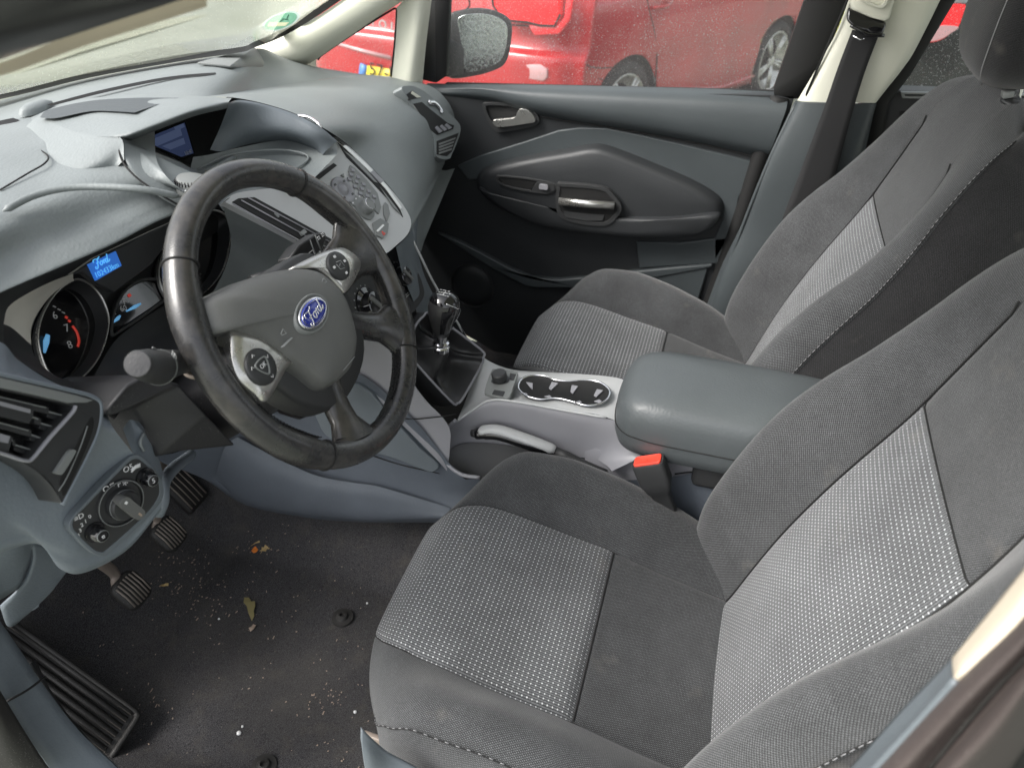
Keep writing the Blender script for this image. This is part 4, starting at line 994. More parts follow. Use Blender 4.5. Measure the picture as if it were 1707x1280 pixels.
for a_,b2,c2,d2 in (((-90,640),(73,678),(110,693),8),((49,693),(60,697),(93,712),8),((-90,680),(44,716),(75,732),8),((12,731),(17,733),(59,751),6)):
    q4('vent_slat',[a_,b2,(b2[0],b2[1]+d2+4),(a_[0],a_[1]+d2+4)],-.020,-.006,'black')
    q4('lit_slat_edge',[a_,b2,(b2[0],b2[1]+2.6),(a_[0],a_[1]+2.6)],-.012,-.0045,'btn')  # pale strips paint in light on the upper edges of the black slats
    q4('lit_slat_edge',[(b2[0],b2[1]+5),(c2[0],c2[1]),(c2[0],c2[1]+2.6),(b2[0],b2[1]+8)],-.012,-.0065,'btn')
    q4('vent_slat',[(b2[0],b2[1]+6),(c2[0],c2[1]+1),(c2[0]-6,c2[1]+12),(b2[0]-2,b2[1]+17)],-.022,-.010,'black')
q4('vent_tab',[(-90,646),(50,683),(49,692),(42,706),(-90,672)],-.012,-.001,'black'); q4('lit_tab_face',[(-90,645),(50,682),(49,689),(-90,653)],-.003,.0,'silverdark')  # tab tops get a paler colour in place of light from above
q4('vent_tab',[(-90,700),(15,728),(8,752),(-90,735)],-.012,-.001,'black'); q4('lit_tab_face',[(-90,698),(16,727),(12,739),(-90,716)],-.003,.0,'silverdark')
tw=slab('thumbwheel_recess',VA,smooth2(va([(146,698),(154,704),(148,730),(128,778),(105,825),(99,815),(96,800),(112,765)],.001),3),.001,.0036,M['dark'],vb_,.0006)
slab('thumbwheel',VA,smooth2(va([(113,752),(123,750),(122,757),(105,785),(98,791),(88,787),(92,783)],.005),3),.003,.0075,M['btn'],tw,.001)
MB().tube(spline([VA.W(*p,.004) for p in va([(146,710),(134,745),(112,795),(98,818)],.004)],5),.0007,6).build('recess_line',M['btn'],tw)
MB().tube(spline([VA.W(*p,.002) for p in va([(-90,605),(0,624),(122,652),(155,662),(168,676),(164,716),(145,761),(104,841)],.002)],5),.0022,8).build('vent_gap',M['fascia'],D)
# light switch panel
SW=FR(P(195,840,y=.706),P(265,800,y=.694)-P(120,880,y=.722),P(225,762,y=.70)-P(265,850,y=.69))
if SW.n.dot(CAM-SW.o)<0: SW.n=-SW.n
def sw(p,h=0): return [SW.L(a,b,h) for a,b in p]
sp=slab('light_switch_panel',SW,smooth2(sw([(120,862),(140,840),(205,772),(222,761),(235,765),(258,790),(266,812),(262,832),(238,862),(180,915),(165,921),(150,915),(125,890),(116,876)],.001),3),-.012,.0035,M['black'],D,.0015)
ring('switch_surround',SW,smooth2(sw([(117,862),(138,838),(204,769),(222,757),(237,762),(262,789),(270,812),(266,834),(240,865),(182,919),(165,925),(148,918),(122,892),(112,877)],.001),3),smooth2(sw([(122,862),(142,841),(206,775),(222,764),(234,768),(256,791),(263,812),(259,831),(236,860),(178,912),(165,918),(152,912),(127,888),(119,876)],.001),3),-.006,.0042,M['dashlow'],sp,.0008)
q=SW.L(201,838,.004); R=(SW.W(*SW.L(232,830,.004))-SW.W(*q)).length
MB().lathe(SW.W(*q,0),SW.n,[(R*1.25,.003),(R*1.23,.0065),(R*1.12,.0065),(R*1.08,.004),(R*.80,.004),(R*.78,.010),(R*.74,.015),(R*.68,.0165),(.001,.0165)],48).build('light_knob',M['black'],sp,sh=40)
G=FR(SW.W(*q),SW.W(*SW.L(224,855,.016))-SW.W(*SW.L(185,823,.016)),SW.v)
if G.n.dot(SW.n)<0: G.n=-G.n
slab('knob_grip',G,rrect(.0,.0,R*1.66,R*.56,R*.26),.012,.026,M['pad'],sp,.003)
MB().lathe(SW.W(*q,0),SW.n,[(R*1.14,.0062),(R*1.17,.0072),(R*1.20,.0062)],40,False).build('pale_ring',M['btn'],sp)
MB().lathe(SW.W(*q,0),SW.n,[(R*.77,.0105),(R*.79,.0112),(R*.76,.012)],40,False).build('pale_ring',M['btn'],sp)
slab('pointer_mark',G,rrect(-R*.55,0,.003,.003,.0006),.026,.0265,M['white'],sp,0)
slab('pointer_mark',G,rrect(R*.55,0,.005,.0022,.0006),.026,.0265,M['crumb'],sp,0)
for px,s,sz in (((177,815),'O',.009),((187,809),'\u00a4',.010),((199,807),'P',.009),((210,808),'*',.014)):
    a=SW.L(*px,.006); text('light_symbol',s,SW,a[0],a[1],sz,M['white'],sp,.0058)
for px in ((157,886),(241,795)):
    a=SW.L(*px,.003)
    k=MB().lathe(SW.W(*a,0),SW.n,[(R*.52,.003),(R*.5,.006),(R*.40,.006),(R*.36,.016),(R*.30,.018),(.001,.018)],32).build('small_knob',M['gloss'],sp,sh=40)
    MB().lathe(SW.W(*a,0),SW.n,[(R*.30,.0175),(R*.31,.0185),(R*.27,.019)],32,False).build('knob_ring',M['btn'],k)
    text('knob_symbol','e' if px[0]<200 else '5',SW,a[0],a[1],.008,M['white'],k,.0188)
for s,px in (('4',(131,893)),('3',(134,884)),('2',(137,875)),('1',(143,869)),('0',(150,861))):
    a=SW.L(*px,.004); text('level_digit',s,SW,a[0],a[1],.006,M['white'],sp,.0038)
a=SW.L(132,862,.004); text('beam_symbol','\u2261D',SW,a[0],a[1],.008,M['white'],sp,.0038)
a=SW.L(214,781,.004); text('dimmer_symbol','O5',SW,a[0],a[1],.009,M['white'],sp,.0038)
MB().tube(spline([SW.W(*SW.L(x,y,.004),.004) for x,y in ((219,787),(225,779),(234,775))],4),[(.0005,.001),(.0005,.0014),(.0005,.0018),(.0005,.002),(.0005,.0022),(.0005,.0024),(.0005,.0024),(.0005,.0026),(.0005,.0026)],6,flat=SW.n).build('dimmer_arc',M['white'],sp)
# ================================================================== driver's side lower end of the dash
de=thing('dash_side_trim','slate blue trim at the left lower end of the dashboard','trim panel',P(20,900,x=.1))
rows=[[P(-60,790,x=.03),P(-10,810,x=.05),P(25,840,x=.07),P(48,880,x=.09),P(55,912,x=.10)],
      [P(-60,900,x=.03),P(-20,910,x=.05),P(20,915,x=.07),P(42,930,x=.09),P(53,940,x=.11)],
      [P(-60,1010,x=.03),P(-20,1010,x=.05),P(0,1000,x=.07),P(30,980,x=.09),P(48,960,x=.11)]]
sheet('side_cover',rows,M['fascia'],de,5,5,.004)
rows=[[P(54,905,x=.10),P(80,912,x=.12),P(105,925,x=.14),P(112,950,x=.15)],
      [P(56,935,x=.10),P(80,940,x=.12),P(98,952,x=.14),P(112,952,x=.15)],
      [P(40,975,x=.09),P(60,985,x=.11),P(85,985,x=.13),P(90,980,x=.14)],
      [P(0,1012,x=.08),P(15,1045,x=.09),P(45,1025,x=.11),P(62,1008,x=.12)]]
sheet('knee_trim',rows,M['fascia'],de,5,5,.003)
# ================================================================== floor
fl=[]
MB().box((.75,1.22,.30),(.78,0,0),(0,.02,0),(0,0,.42)).build('firewall_carpet',M['carpet2'],D)
MB().box((1.475,1.03,.32),(.012,0,0),(0,.22,0),(0,0,.36)).build('far_kick_panel',M['door'],D)
def floor_z(x,y):
    z=0.0
    if y>.98: z+= (y-.98)*.42 if y<1.12 else .0588+(y-1.12)*1.1
    if x<.16: z+= (.16-x)*.5
    if x>.56 and x<.9: z+= max(0,(x-.56))*.9 if x<.66 else .09
    z+=.004*math.sin(x*23+1)*math.sin(y*17)+.003*math.sin(x*9+y*31)
    return z
rows=[[V((x*.02-.02,y*.02-.9,floor_z(x*.02-.02,y*.02-.9))) for x in range(76)] for y in range(116)]
o=MB().grid(rows).build('floor',M['carpet']); prop(o,None,None,None,'structure')
o.data.flip_normals() if o.data.polygons[0].normal.z<0 else None
def onfloor(px,py,dz=0):
    z=.0
    for _ in range(12):
        p=P(px,py,z=z); z=floor_z(p.x,p.y)+dz
    return P(px,py,z=z)
# foot rest, ribbed
fr_=thing('foot_rest','ribbed black rubber foot rest at the left of the footwell','foot rest',P(130,1130,z=.05))
A,B_,Cc,Dd=P(18,1035,z=.16),P(232,1190,z=.035),P(185,1262,z=.02),P(-60,1080,z=.13)
def bl(u,v): return (A*(1-u)+B_*u)*(1-v)+(Dd*(1-u)+Cc*u)*v
nrm=(B_-A).cross(Dd-A).normalized(); nrm = nrm if nrm.z>0 else -nrm
MB().prism([bl(0,0),bl(1,0),bl(1,1),bl(0,1)],-nrm*.012).build('rubber_base',M['rubber'],fr_,.006)
for k in range(6):
    v=.06+k*.176
    MB().tube([bl(.0,v)+nrm*.001,bl(.5,v)+nrm*.002,bl(.955,v)+nrm*.001],[(.006,.0045)]*3,8,flat=nrm).build('rib',M['rubber'],fr_)
    MB().tube([bl(.0,v)+nrm*.006,bl(.96,v)+nrm*.006],.0011,6).build('rib_edge',M['rustrub'],fr_)
MB().tube(spline([bl(0,.0),bl(.9,.0),bl(.98,.03),bl(1,.12),bl(1,1)],5),.005,8).build('rim',M['rubber'],fr_)
# pedals
def pedal(px,w,h,name,label,z,arm_to,flipb=False,tilt=.5):
    w*=.88;h*=.9;c=P(*px,z=z); t=thing(name,label,'pedal',c,'foot pedals')
    F=FR(c,(1,0.0,0),(0,.62,.78))
    pts=rrect(0,0,w,h,w*.3) if not flipb else rrect(0,0,w,h,w*.12)
    dome('pedal_pad',F,pts,[(1.0,-.012),(1.02,-.006),(.97,.0),(.6,.003),(.1,.004)],M['rubber'],t,(0,0))
    n=7 if not flipb else 5
    for k in range(n):
        if flipb: u=-w*.38+w*.76*k/(n-1); MB().tube([F.W(u,-h*.42,.002),F.W(u,0,.004),F.W(u,h*.42,.002)],[(.0016,.0014)]*3,6,flat=F.n).build('rib',M['rustrub'],t)
        else:
            u=-w*.38+w*.76*k/(n-1); hh=h*.42*(1-.25*abs(u/(w*.5))**2)
            MB().tube([F.W(u,-hh,.002),F.W(u,0,.005),F.W(u,hh,.002)],[(.0016,.0016)]*3,6,flat=F.n).build('rib',M['rustrub'],t)
    MB().tube(spline([F.W(-w*.2,h*.35,-.008),P(*arm_to[0],z=z+.03),P(*arm_to[1],z=z+.09)],6),[(.010,.006)]*13,10,flat=V((1,0,0))).build('pedal_arm',M['metalbrown'],t)
    return t
pedal((222,982),.062,.068,'clutch_pedal','leftmost dusty ribbed rubber foot pedal',.13,[(190,955),(165,935)])
pedal((284,888),.062,.068,'brake_pedal','middle dusty ribbed rubber foot pedal',.15,[(262,862),(248,835)])
pedal((308,812),.070,.105,'accelerator_pedal','rightmost long foot pedal with pale worn ribs',.13,[(280,785),(262,770)],True)
# leaves and crumbs
def leaf(px,pts,mat,label,name='dry_leaf',dz=.004):
    c=onfloor(*px,dz); vs=[]
    F=FR(c,(1,-.3,.1),(.3,1,.12)); F.n=F.n if F.n.z>0 else -F.n
    top=[F.W(a*.001,b*.001,.0015*math.sin(a*.7+b)) for a,b in pts]
    m=MB().prism(top,F.n*.0008); o=m.build(name,mat,smooth=False); prop(o,label,'leaf'); return o
leaf((441,914),[(-14,-3),(-7,-1),(-3,-6),(3,-4),(4,-9),(9,-6),(14,-8),(12,-1),(17,5),(15,13),(9,21),(-2,26),(-12,27),(-3,23),(6,18),(10,11),(6,5),(1,3),(-1,7),(-5,3),(-10,4),(-8,0)],M['leaf'],'pale curled dead leaf fragment beside the orange leaf on the carpet')
leaf((425,916),[(-7,-3),(-2,-6),(4,-5),(8,0),(5,5),(-1,6),(-6,4)],M['leafo'],'small bright orange leaf fragment on the driver footwell carpet')
leaf((417,1010),[(-20,-25),(-12,-8),(-4,4),(-2,15),(6,22),(12,16),(8,6),(12,0),(6,-8),(-4,-14),(-10,-22)],M['leafg'],'crumpled olive brown leaf in the middle of the footwell carpet')
leaf((420,1046),[(-7,-3),(0,-5),(8,-2),(6,3),(1,2),(-4,4)],M['crumb'],'tiny pale leaf scrap just below the crumpled olive leaf')
leaf((274,975),[(-6,5),(-2,6),(0,1),(5,2),(7,-4),(3,-8),(1,-3),(-3,-1)],M['leaf'],'small yellow leaf scrap near the clutch pedal')
m=MB()
zones=[((425,905),60,26,30),((325,975),60,35,60),((330,1010),40,20,30),((540,1160),26,20,25),((250,1180),50,60,30),((420,1010),260,160,110),((300,930),40,20,20),((560,1180),60,90,30)]
for (cx_,cy_),sx,sy,n in zones:
    for _ in range(n):
        a=random.gauss(cx_,sx*.6); b_=random.gauss(cy_,sy*.6)
        if a<250 and b_<930 or a>615 or b_<860: continue
        p=onfloor(a,b_,.0015); s=random.uniform(.0005,.0014); r_=random.uniform(0,PI)
        m.box(p,(math.cos(r_)*s*random.choice((1,1,2.5)),math.sin(r_)*s,0),(-math.sin(r_)*s*.6,math.cos(r_)*s*.6,0),(0,0,s*.4))
prop(m.build('floor_crumbs',M['crumb'],smooth=False),None,None,None,'stuff')
m=MB()
for px,s in (((398,1221),.004),((592,1186),.003),((404,1210),.002),((365,1031),.002),((612,1005),.002)):
    p=onfloor(*px,.002); m.lathe(p,(0,0,1),[(s,-.001),(s*.9,.001),(s*.3,.002)],7)
prop(m.build('white_grit',M['white'],smooth=False),None,None,None,'stuff')
for px,l in (((571,1029),'round dark plastic mat fastener in the middle of the driver carpet'),((440,1277),'round dark mat fastener at the front edge of the carpet near the sill')):
    c=onfloor(*px,.002); prop(MB().lathe(c,(0,0,1),[(.021,-.002),(.020,.002),(.012,.003),(.009,.008),(.005,.009),(.004,.004),(.001,.004)],32).build('mat_fastener',M['rubber'],sh=40),l,'fastener','floor mat fasteners')
# sill trim, kick panel and door seal at the lower left corner
st_=thing('door_sill_trim','slate blue sill and kick trim along the bottom left edge of the driver footwell','sill trim',P(60,1150,x=.05))
rows=[[P(-60,960,x=.02),P(0,1035,x=.06),P(35,1085,x=.07),P(72,1140,x=.07),P(130,1215,x=.07),P(205,1290,x=.07)],
      [P(-60,1080,x=.0),P(-30,1110,x=.02),P(10,1165,x=.02),P(45,1225,x=.02),P(80,1275,x=.02),P(110,1330,x=.02)]]
sheet('kick_panel',rows,M['fascia'],st_,5,4,.006)
rows=[[P(50,1105,x=.075),P(80,1150,x=.08),P(110,1215,x=.075),P(130,1230,x=.072)],[P(60,1100,x=.10),P(85,1150,x=.10),P(125,1205,x=.09),P(160,1245,x=.08)]]
sheet('trim_clip',rows,M['black'],st_,4,3,.002)
gap([P(75,1128,x=.0655),P(45,1150,x=.04),P(12,1168,x=.018)],.0015,'seam',st_)
sl=thing('door_seal','black rubber door seal in the bottom left corner','door seal',P(20,1250,x=-.02))
rows=[[P(-40,1080,x=.0),P(0,1150,x=.0),P(55,1240,x=.0),P(110,1320,x=.0)],[P(-60,1130,x=-.02),P(-10,1190,x=-.02),P(25,1260,x=-.02),P(60,1320,x=-.02)],[P(-80,1190,x=-.03),P(-30,1240,x=-.03),P(0,1290,x=-.03),P(20,1340,x=-.03)],[P(-120,1240,x=-.05),P(-80,1290,x=-.05),P(-60,1340,x=-.05),P(-40,1400,x=-.05)]]
sheet('seal_lip',rows,M['rubber'],sl,5,5,.004)
# ================================================================== centre console
K=thing('centre_console','silver and slate centre console between the seats with cup holders and padded armrest','centre console',(.7,.3,.0))
rows=[[P(250,758,x=.50),P(300,752,x=.52),P(400,700,x=.56),P(500,640,x=.585),P(590,620,x=.60),P(690,700,x=.605),P(765,790,x=.61),P(800,800,x=.61),(.61,.30,.30)],
      [P(265,768,x=.51),P(310,768,x=.53),P(400,760,x=.565),P(500,730,x=.59),P(590,740,x=.605),P(670,775,x=.612),P(740,815,x=.615),P(820,830,x=.615),(.615,.30,.24)],
      [P(285,775,x=.52),P(325,790,x=.54),P(400,800,x=.57),P(500,800,x=.59),P(590,805,x=.60),P(660,825,x=.607),P(735,842,x=.61),P(830,850,x=.61),(.61,.30,.2)],
      [P(315,770,x=.54),P(345,800,x=.555),P(410,835,x=.57),P(520,855,x=.58),P(600,862,x=.59),P(670,862,x=.595),P(740,862,x=.60),P(840,870,x=.60),(.60,.30,.1)],
      [P(330,775,x=.58),P(355,806,x=.585),P(412,842,x=.60),P(520,862,x=.60),P(600,869,x=.61),P(670,869,x=.615),P(740,869,x=.62),P(840,880,x=.62),(.62,.30,.0)]]
sheet('console_side',rows,M['dashdirty'],K,6,6)
rows=[[P(395,728,x=.552),P(440,752,x=.562),P(520,790,x=.578),P(580,803,x=.590),P(628,810,x=.596),P(690,828,x=.601),P(750,846,x=.606)],
      [P(375,745,x=.545),P(425,780,x=.552),P(510,815,x=.566),P(575,826,x=.580),P(628,832,x=.588),P(690,845,x=.595),P(750,857,x=.60)],
      [P(360,790,x=.55),P(412,832,x=.560),P(515,853,x=.570),P(580,861,x=.580),P(628,864,x=.586),P(690,864,x=.592),P(760,864,x=.598)],
      [P(358,800,x=.57),P(410,842,x=.58),P(515,863,x=.59),P(580,869,x=.60),P(628,871,x=.606),P(690,871,x=.61),P(760,871,x=.612)]]
sheet('lower_ledge',rows,M['dashdirty'],K,6,5)
gap([P(616,758,x=.606),P(670,775,x=.611),P(733,789,x=.613)],.0011,'seam',K)
# raised knee pocket panel
KF=FR(P(620,720,x=.598),P(740,790,x=.605)-P(560,690,x=.592),V((0,0,1)))
if KF.n.dot(CAM-KF.o)<0: KF.n=-KF.n
slab('side_pocket',KF,smooth2([KF.L(*p,.0) for p in ((520,640),(600,640),(650,690),(700,745),(731,772),(728,782),(712,784),(650,760),(560,735),(530,700))],3),-.02,.003,M['dashlow'],K,.003)
# silver side trim below the stack
rows=[[P(560,575,x=.61),P(600,560,x=.615),P(640,555,x=.62),P(670,600,x=.62),P(690,650,x=.62)],
      [P(570,610,x=.605),P(620,620,x=.61),P(660,640,x=.612),P(700,680,x=.615),P(745,705,x=.62)],
      [P(600,640,x=.602),P(640,665,x=.605),P(680,700,x=.608),P(720,735,x=.61),P(750,745,x=.615)],
      [P(620,655,x=.60),P(660,697,x=.60),P(695,732,x=.603),P(732,770,x=.606),P(745,785,x=.61)]]
sheet('silver_side_trim',rows,M['silverdark'],K,6,5)
gap([P(672,698,x=.603),P(700,698,x=.608),P(745,693,x=.62),P(760,690,x=.635)],.001,'seam',K)
# console top: gear surround to armrest
rows=[[P(800,585,x=.80),P(812,600,x=.805),P(850,615,x=.805),P(900,620,x=.805),P(960,623,x=.805),P(1030,630,x=.805),P(1090,650,x=.80)],
      [P(790,625,x=.77),P(815,622,x=.775),P(855,622,x=.78),P(900,627,x=.78),P(960,632,x=.78),P(1030,641,x=.78),P(1090,665,x=.78)],
      [P(776,668,x=.72),P(800,662,x=.72),P(840,660,x=.72),P(890,658,x=.72),P(950,660,x=.72),P(1020,672,x=.72),P(1090,700,x=.72)],
      [P(762,700,x=.665),P(790,680,x=.675),P(815,667,x=.68),P(860,670,x=.68),P(940,684,x=.68),P(1010,695,x=.68),P(1090,735,x=.68)]]
top=sheet('console_top',rows,M['silver'],K,6,5)
# far side of the console down to floor
rows=[[P(690,400,x=.83),P(780,565,x=.815),P(812,600,x=.808),P(900,620,x=.808),P(1030,630,x=.808),(.80,.0,.46)],
      [(.825,.75,.15),(.82,.62,.15),(.82,.5,.15),(.82,.35,.15),(.82,.2,.15),(.82,.0,.15)],
      [(.825,.75,.0),(.82,.62,.0),(.82,.5,.0),(.82,.35,.0),(.82,.2,.0),(.82,.0,.0)]]
sheet('console_far_side',rows,M['black'],K,4,4)
# handbrake well
rows=[[P(762,702,x=.66),P(790,682,x=.672),P(818,668,x=.678),P(862,671,x=.678),P(940,685,x=.678),P(1010,697,x=.678),P(1060,716,x=.675),P(1088,738,x=.67)],
      [P(748,715,x=.655),P(780,695,x=.668),P(815,680,x=.674),P(862,683,x=.675),P(940,700,x=.675),P(1010,715,x=.675),P(1050,727,x=.672),P(1080,745,x=.668)],
      [P(738,735,x=.645),P(765,722,x=.668),P(810,715,x=.675),P(870,715,x=.677),P(940,735,x=.677),P(1000,745,x=.674),P(1035,755,x=.665),P(1060,765,x=.655)],
      [P(738,760,x=.635),P(762,750,x=.665),P(800,742,x=.675),P(870,750,x=.677),P(940,760,x=.675),P(990,765,x=.668),P(1010,775,x=.655),P(1020,785,x=.635)]]
sheet('handbrake_well',rows,M['silverdark'],K,6,5)
rows=[[P(738,758,x=.64),P(765,742,x=.66),P(800,738,x=.672),P(870,745,x=.676),P(940,758,x=.674),P(1000,770,x=.668)],
      [P(745,775,x=.63),P(780,765,x=.65),P(830,765,x=.66),P(880,770,x=.66),P(940,780,x=.66),P(1000,790,x=.65)],
      [P(770,795,x=.615),P(800,800,x=.63),P(850,800,x=.64),P(900,800,x=.64),P(950,800,x=.64),P(1000,805,x=.64)]]
sheet('well_floor',rows,M['black'],K,5,5)
MB().tube(spline([P(760,700,x=.655),P(742,718,x=.648),P(734,742,x=.632),P(742,768,x=.615),P(768,790,x=.608),P(800,796,x=.608)],6),.0035,8).build('well_rim',M['silverdark'],K)
MB().tube(spline([P(762,702,x=.66),P(790,682,x=.672),P(818,667,x=.678),P(862,670,x=.678),P(940,684,x=.678),P(1010,696,x=.678)],5),.002,8).build('well_edge',M['silver'],K)
sheet('flank_blend',[[P(975,752,x=.672),P(1010,742,x=.676),P(1050,732,x=.680)],[P(975,780,x=.66),P(1015,770,x=.665),P(1055,765,x=.672)],[P(975,810,x=.645),P(1015,810,x=.65),P(1060,800,x=.66)]],M['silverdark'],K,4,4)
# side of console under the armrest
rows=[[P(1000,790,x=.675),P(1050,765,x=.68),P(1090,735,x=.68),P(1120,735,x=.685),P(1200,755,x=.685),P(1240,770,x=.685)],
      [P(1000,805,x=.66),P(1050,790,x=.66),P(1100,765,x=.665),P(1140,765,x=.665),P(1200,780,x=.665),P(1240,790,x=.665)],
      [P(1000,840,x=.66),P(1050,830,x=.66),P(1100,810,x=.66),P(1140,800,x=.66),P(1200,800,x=.66),P(1250,810,x=.66)]]
sheet('console_flank',rows,M['silverdark'],K,5,5)
rows=[[P(1000,800,x=.657),P(1050,800,x=.657),P(1120,795,x=.657),P(1180,787,x=.657),P(1260,795,x=.655)],
      [P(1000,900,x=.655),P(1050,900,x=.655),P(1120,900,x=.655),P(1180,900,x=.655),P(1260,920,x=.655)],
      [(.655,.3,.1),(.655,.2,.1),(.655,.1,.1),(.655,.0,.1),(.655,-.1,.1)]]
sheet('console_lower_flank',rows,M['dashdirty'],K,5,5)
MB().tube(spline([P(1000,770,x=.68),P(1030,745,x=.682),P(1075,738,x=.683),P(1088,735,x=.683),P(1100,730,x=.684),P(1150,742,x=.68),P(1235,770,x=.685)],5),.0022,8).build('silver_bead',M['silver'],K)
gap([P(1125,790,x=.6555),P(1150,787,x=.6555),P(1180,787,x=.6555),P(1225,795,x=.655)],.0012,'seam',K)
# cup holder
CF=FR(P(940,652,x=.728),P(1020,664,x=.728)-P(860,645,x=.728),V((1,0,0)))
CF.n=-CF.n if CF.n.dot(CAM-CF.o)<0 else CF.n
o1=smooth2([CF.L(*p,.002) for p in ((862,643),(868,632),(885,626),(905,627),(925,634),(950,636),(975,634),(1000,637),(1018,650),(1016,665),(1000,675),(975,677),(950,670),(925,665),(900,667),(878,662),(865,652))],4)
cc=(sum(p[0] for p in o1)/len(o1),sum(p[1] for p in o1)/len(o1))
def k_(s): return [(cc[0]+(x-cc[0])*s,cc[1]+(y-cc[1])*s) for x,y in o1]
ch=MB().grid([CF.poly(k_(1.0),.003),CF.poly(k_(.985),.0045),CF.poly(k_(.955),.0045),CF.poly(k_(.94),.003)],True).build('cup_holder',M['chrome'],K)
w=MB().grid([CF.poly(k_(.945),.0035),CF.poly(k_(.92),.0030),CF.poly(k_(.90),.0022)],True); n=len(o1); w.f.append(tuple(2*n+k for k in range(n))); w.build('cup_well',M['dark'],ch)
for px,dx,dy in (((882,640),6,9),((925,640),-6,10),((958,645),-3,11),((1000,652),-6,10),((872,657),8,2),((912,664),8,-2),((962,674),8,-3),((995,672),8,-3)):
    pts=[CF.L(px[0]-5,px[1]-3,.004),CF.L(px[0]+6,px[1]-1,.004),CF.L(px[0]+dx,px[1]+dy,.004),CF.L(px[0]+dx-4,px[1]+dy-3,.004)]
    slab('rubber_finger',CF,pts,.0025,.0050,M['silverdark'],ch,.0006)
# mirror adjuster
AF=FR(P(833,640,x=.725),P(860,640,x=.725)-P(805,637,x=.725),V((1,0,0))); AF.n=-AF.n if AF.n.dot(CAM-AF.o)<0 else AF.n
mp=slab('mirror_switch_panel',AF,smooth2([AF.L(*p,.002) for p in ((826,616),(858,620),(863,624),(856,645),(850,662),(842,664),(812,658),(808,652),(814,632),(820,618))],2),-.002,.0035,M['btn'],K,.001)
q=AF.L(834,634,.004); up=V((-.1,.15,1))
kb=MB().lathe(AF.W(*q,.001),up,[(.017,0),(.0165,.003),(.011,.004),(.0105,.008),(.0135,.009),(.0135,.019),(.0115,.021),(.001,.021)],32).build('mirror_knob',M['black'],mp,sh=40)
slab('fold_button',AF,[AF.L(*p,.004) for p in ((824,650),(842,653),(838,661),(820,657))],.003,.005,M['black'],mp,.0006)
slab('fold_button',AF,[AF.L(*p,.004) for p in ((850,622),(860,624),(856,634),(849,632))],.003,.005,M['black'],mp,.0006)
# armrest: outline in plan, swept down
ar=[(1027,637),(1050,612),(1078,600),(1110,597),(1200,606),(1300,620),(1345,630)]
far=[P(a,b,z=.535) for a,b in ar]
zt=.535
OUT=[(.63,.20),(.638,.225),(.66,.243),(.70,.250),(.745,.250),(.79,.243),(.815,.222),(.822,.18),(.822,.10),(.82,.0),(.818,-.09),(.80,-.12),(.72,-.125),(.64,-.12),(.628,-.09),(.625,0),(.625,.10),(.626,.17)]
pp2=smooth2(OUT,4); AR=FR((0,0,0),(1,0,0),(0,1,0))
dome('armrest',AR,pp2,[(.90,.395),(.97,.402),(1.0,.42),(1.0,.455),(.985,.470),(.955,.482),(.90,.490),(.82,.497),(.6,.505),(.3,.509),(.05,.509)],M['arm'],K,(.725,.06))
MB().tube([AR.W(.725+(x-.725)*1.003,.06+(y-.06)*1.003,.435) for x,y in pp2],.0010,6,True).build('armrest_gap',M['seam'],K)
MB().box((.73,-.04,.38),(.085,0,0),(0,.15,0),(0,0,.035)).build('armrest_base',M['black'],K,.01)
MB().box((.80,-.115,.50),(.02,0,0),(0,.022,0),(0,0,.02)).build('armrest_hinge',M['btn'],K,.003)
# ================================================================== gear lever
GL=thing('gear_lever','gloss black gear knob with shift pattern on a leather gaiter beside the steering wheel','gear lever',P(735,640,x=.72))
fo=[P(690,548,x=.70),P(705,528,x=.72),P(722,526,x=.74),P(800,582,x=.79),P(805,596,x=.785),P(800,612,x=.78),P(772,662,x=.70),P(762,672,x=.685),P(750,668,x=.67),P(688,600,x=.655),P(684,585,x=.66)]
fo=spline(fo,4,True); cc=sum((q for q in fo),V())/len(fo)
n0=(fo[10]-cc).cross(fo[20]-cc).normalized(); n0=n0 if n0.z>0 else -n0
nf=len(fo)
rows=[[q*1.0-n0*.06 for q in fo],[q+(q-cc)*.04-n0*.03 for q in fo],[q+(q-cc)*.02-n0*.003 for q in fo],[q for q in fo]]
MB().grid(rows,True).build('gaiter_frame',M['black'],GL)
MB().tube([q+(q-cc)*.0+n0*.001 for q in fo],.0022,8,True).build('silver_bead',M['silverdark'],GL)
neck=P(735,575,x=.72)
rows=[]
for i,(s,h) in enumerate(((1.0,.0),(.93,-.004),(.85,-.010),(.74,-.011),(.62,-.004),(.50,.012),(.38,.032),(.28,.05),(.19,.066),(.13,.08),(.10,.09))):
    f=min(1,i/10); base=cc+(neck-n0*.088-cc)*f
    rows.append([base+(q-cc)*s+n0*(h+.006*math.sin(k*2*PI/nf*5+i*.9)*(1 if 0<i<9 else 0)*(1-f*.5)) for k,q in enumerate(fo)])
MB().grid(rows,True).build('leather_gaiter',M['leather2'],GL)
kn_=P(737,497,x=.72); ax=(kn_-neck).normalized()
MB().lathe(neck-ax*.012,ax,[(.012,0),(.0155,.002),(.0155,.010),(.013,.012),(.0145,.014),(.0145,.018),(.011,.020),(.011,.036)],32).build('chrome_collar',M['chrome'],GL,sh=40)
k0=neck+ax*.020
kx=V((1,0,0)); ky=ax.cross(kx).normalized(); kx=ky.cross(ax)
rows=[[k0+ax*h+(kx*math.cos(a)*rx+ky*math.sin(a)*ry)+ky*off for a in [2*PI*j/28 for j in range(28)]] for h,rx,ry,off in ((0,.010,.010,0),(.002,.014,.014,0),(.015,.0165,.017,0),(.030,.0205,.021,-.001),(.045,.0235,.025,-.002),(.058,.0245,.027,-.003),(.070,.0225,.0255,-.004),(.078,.017,.020,-.004),(.082,.009,.011,-.004),(.083,.002,.002,-.004))]
kb=MB().grid(rows,True).build('gear_knob',M['leather2'],GL)
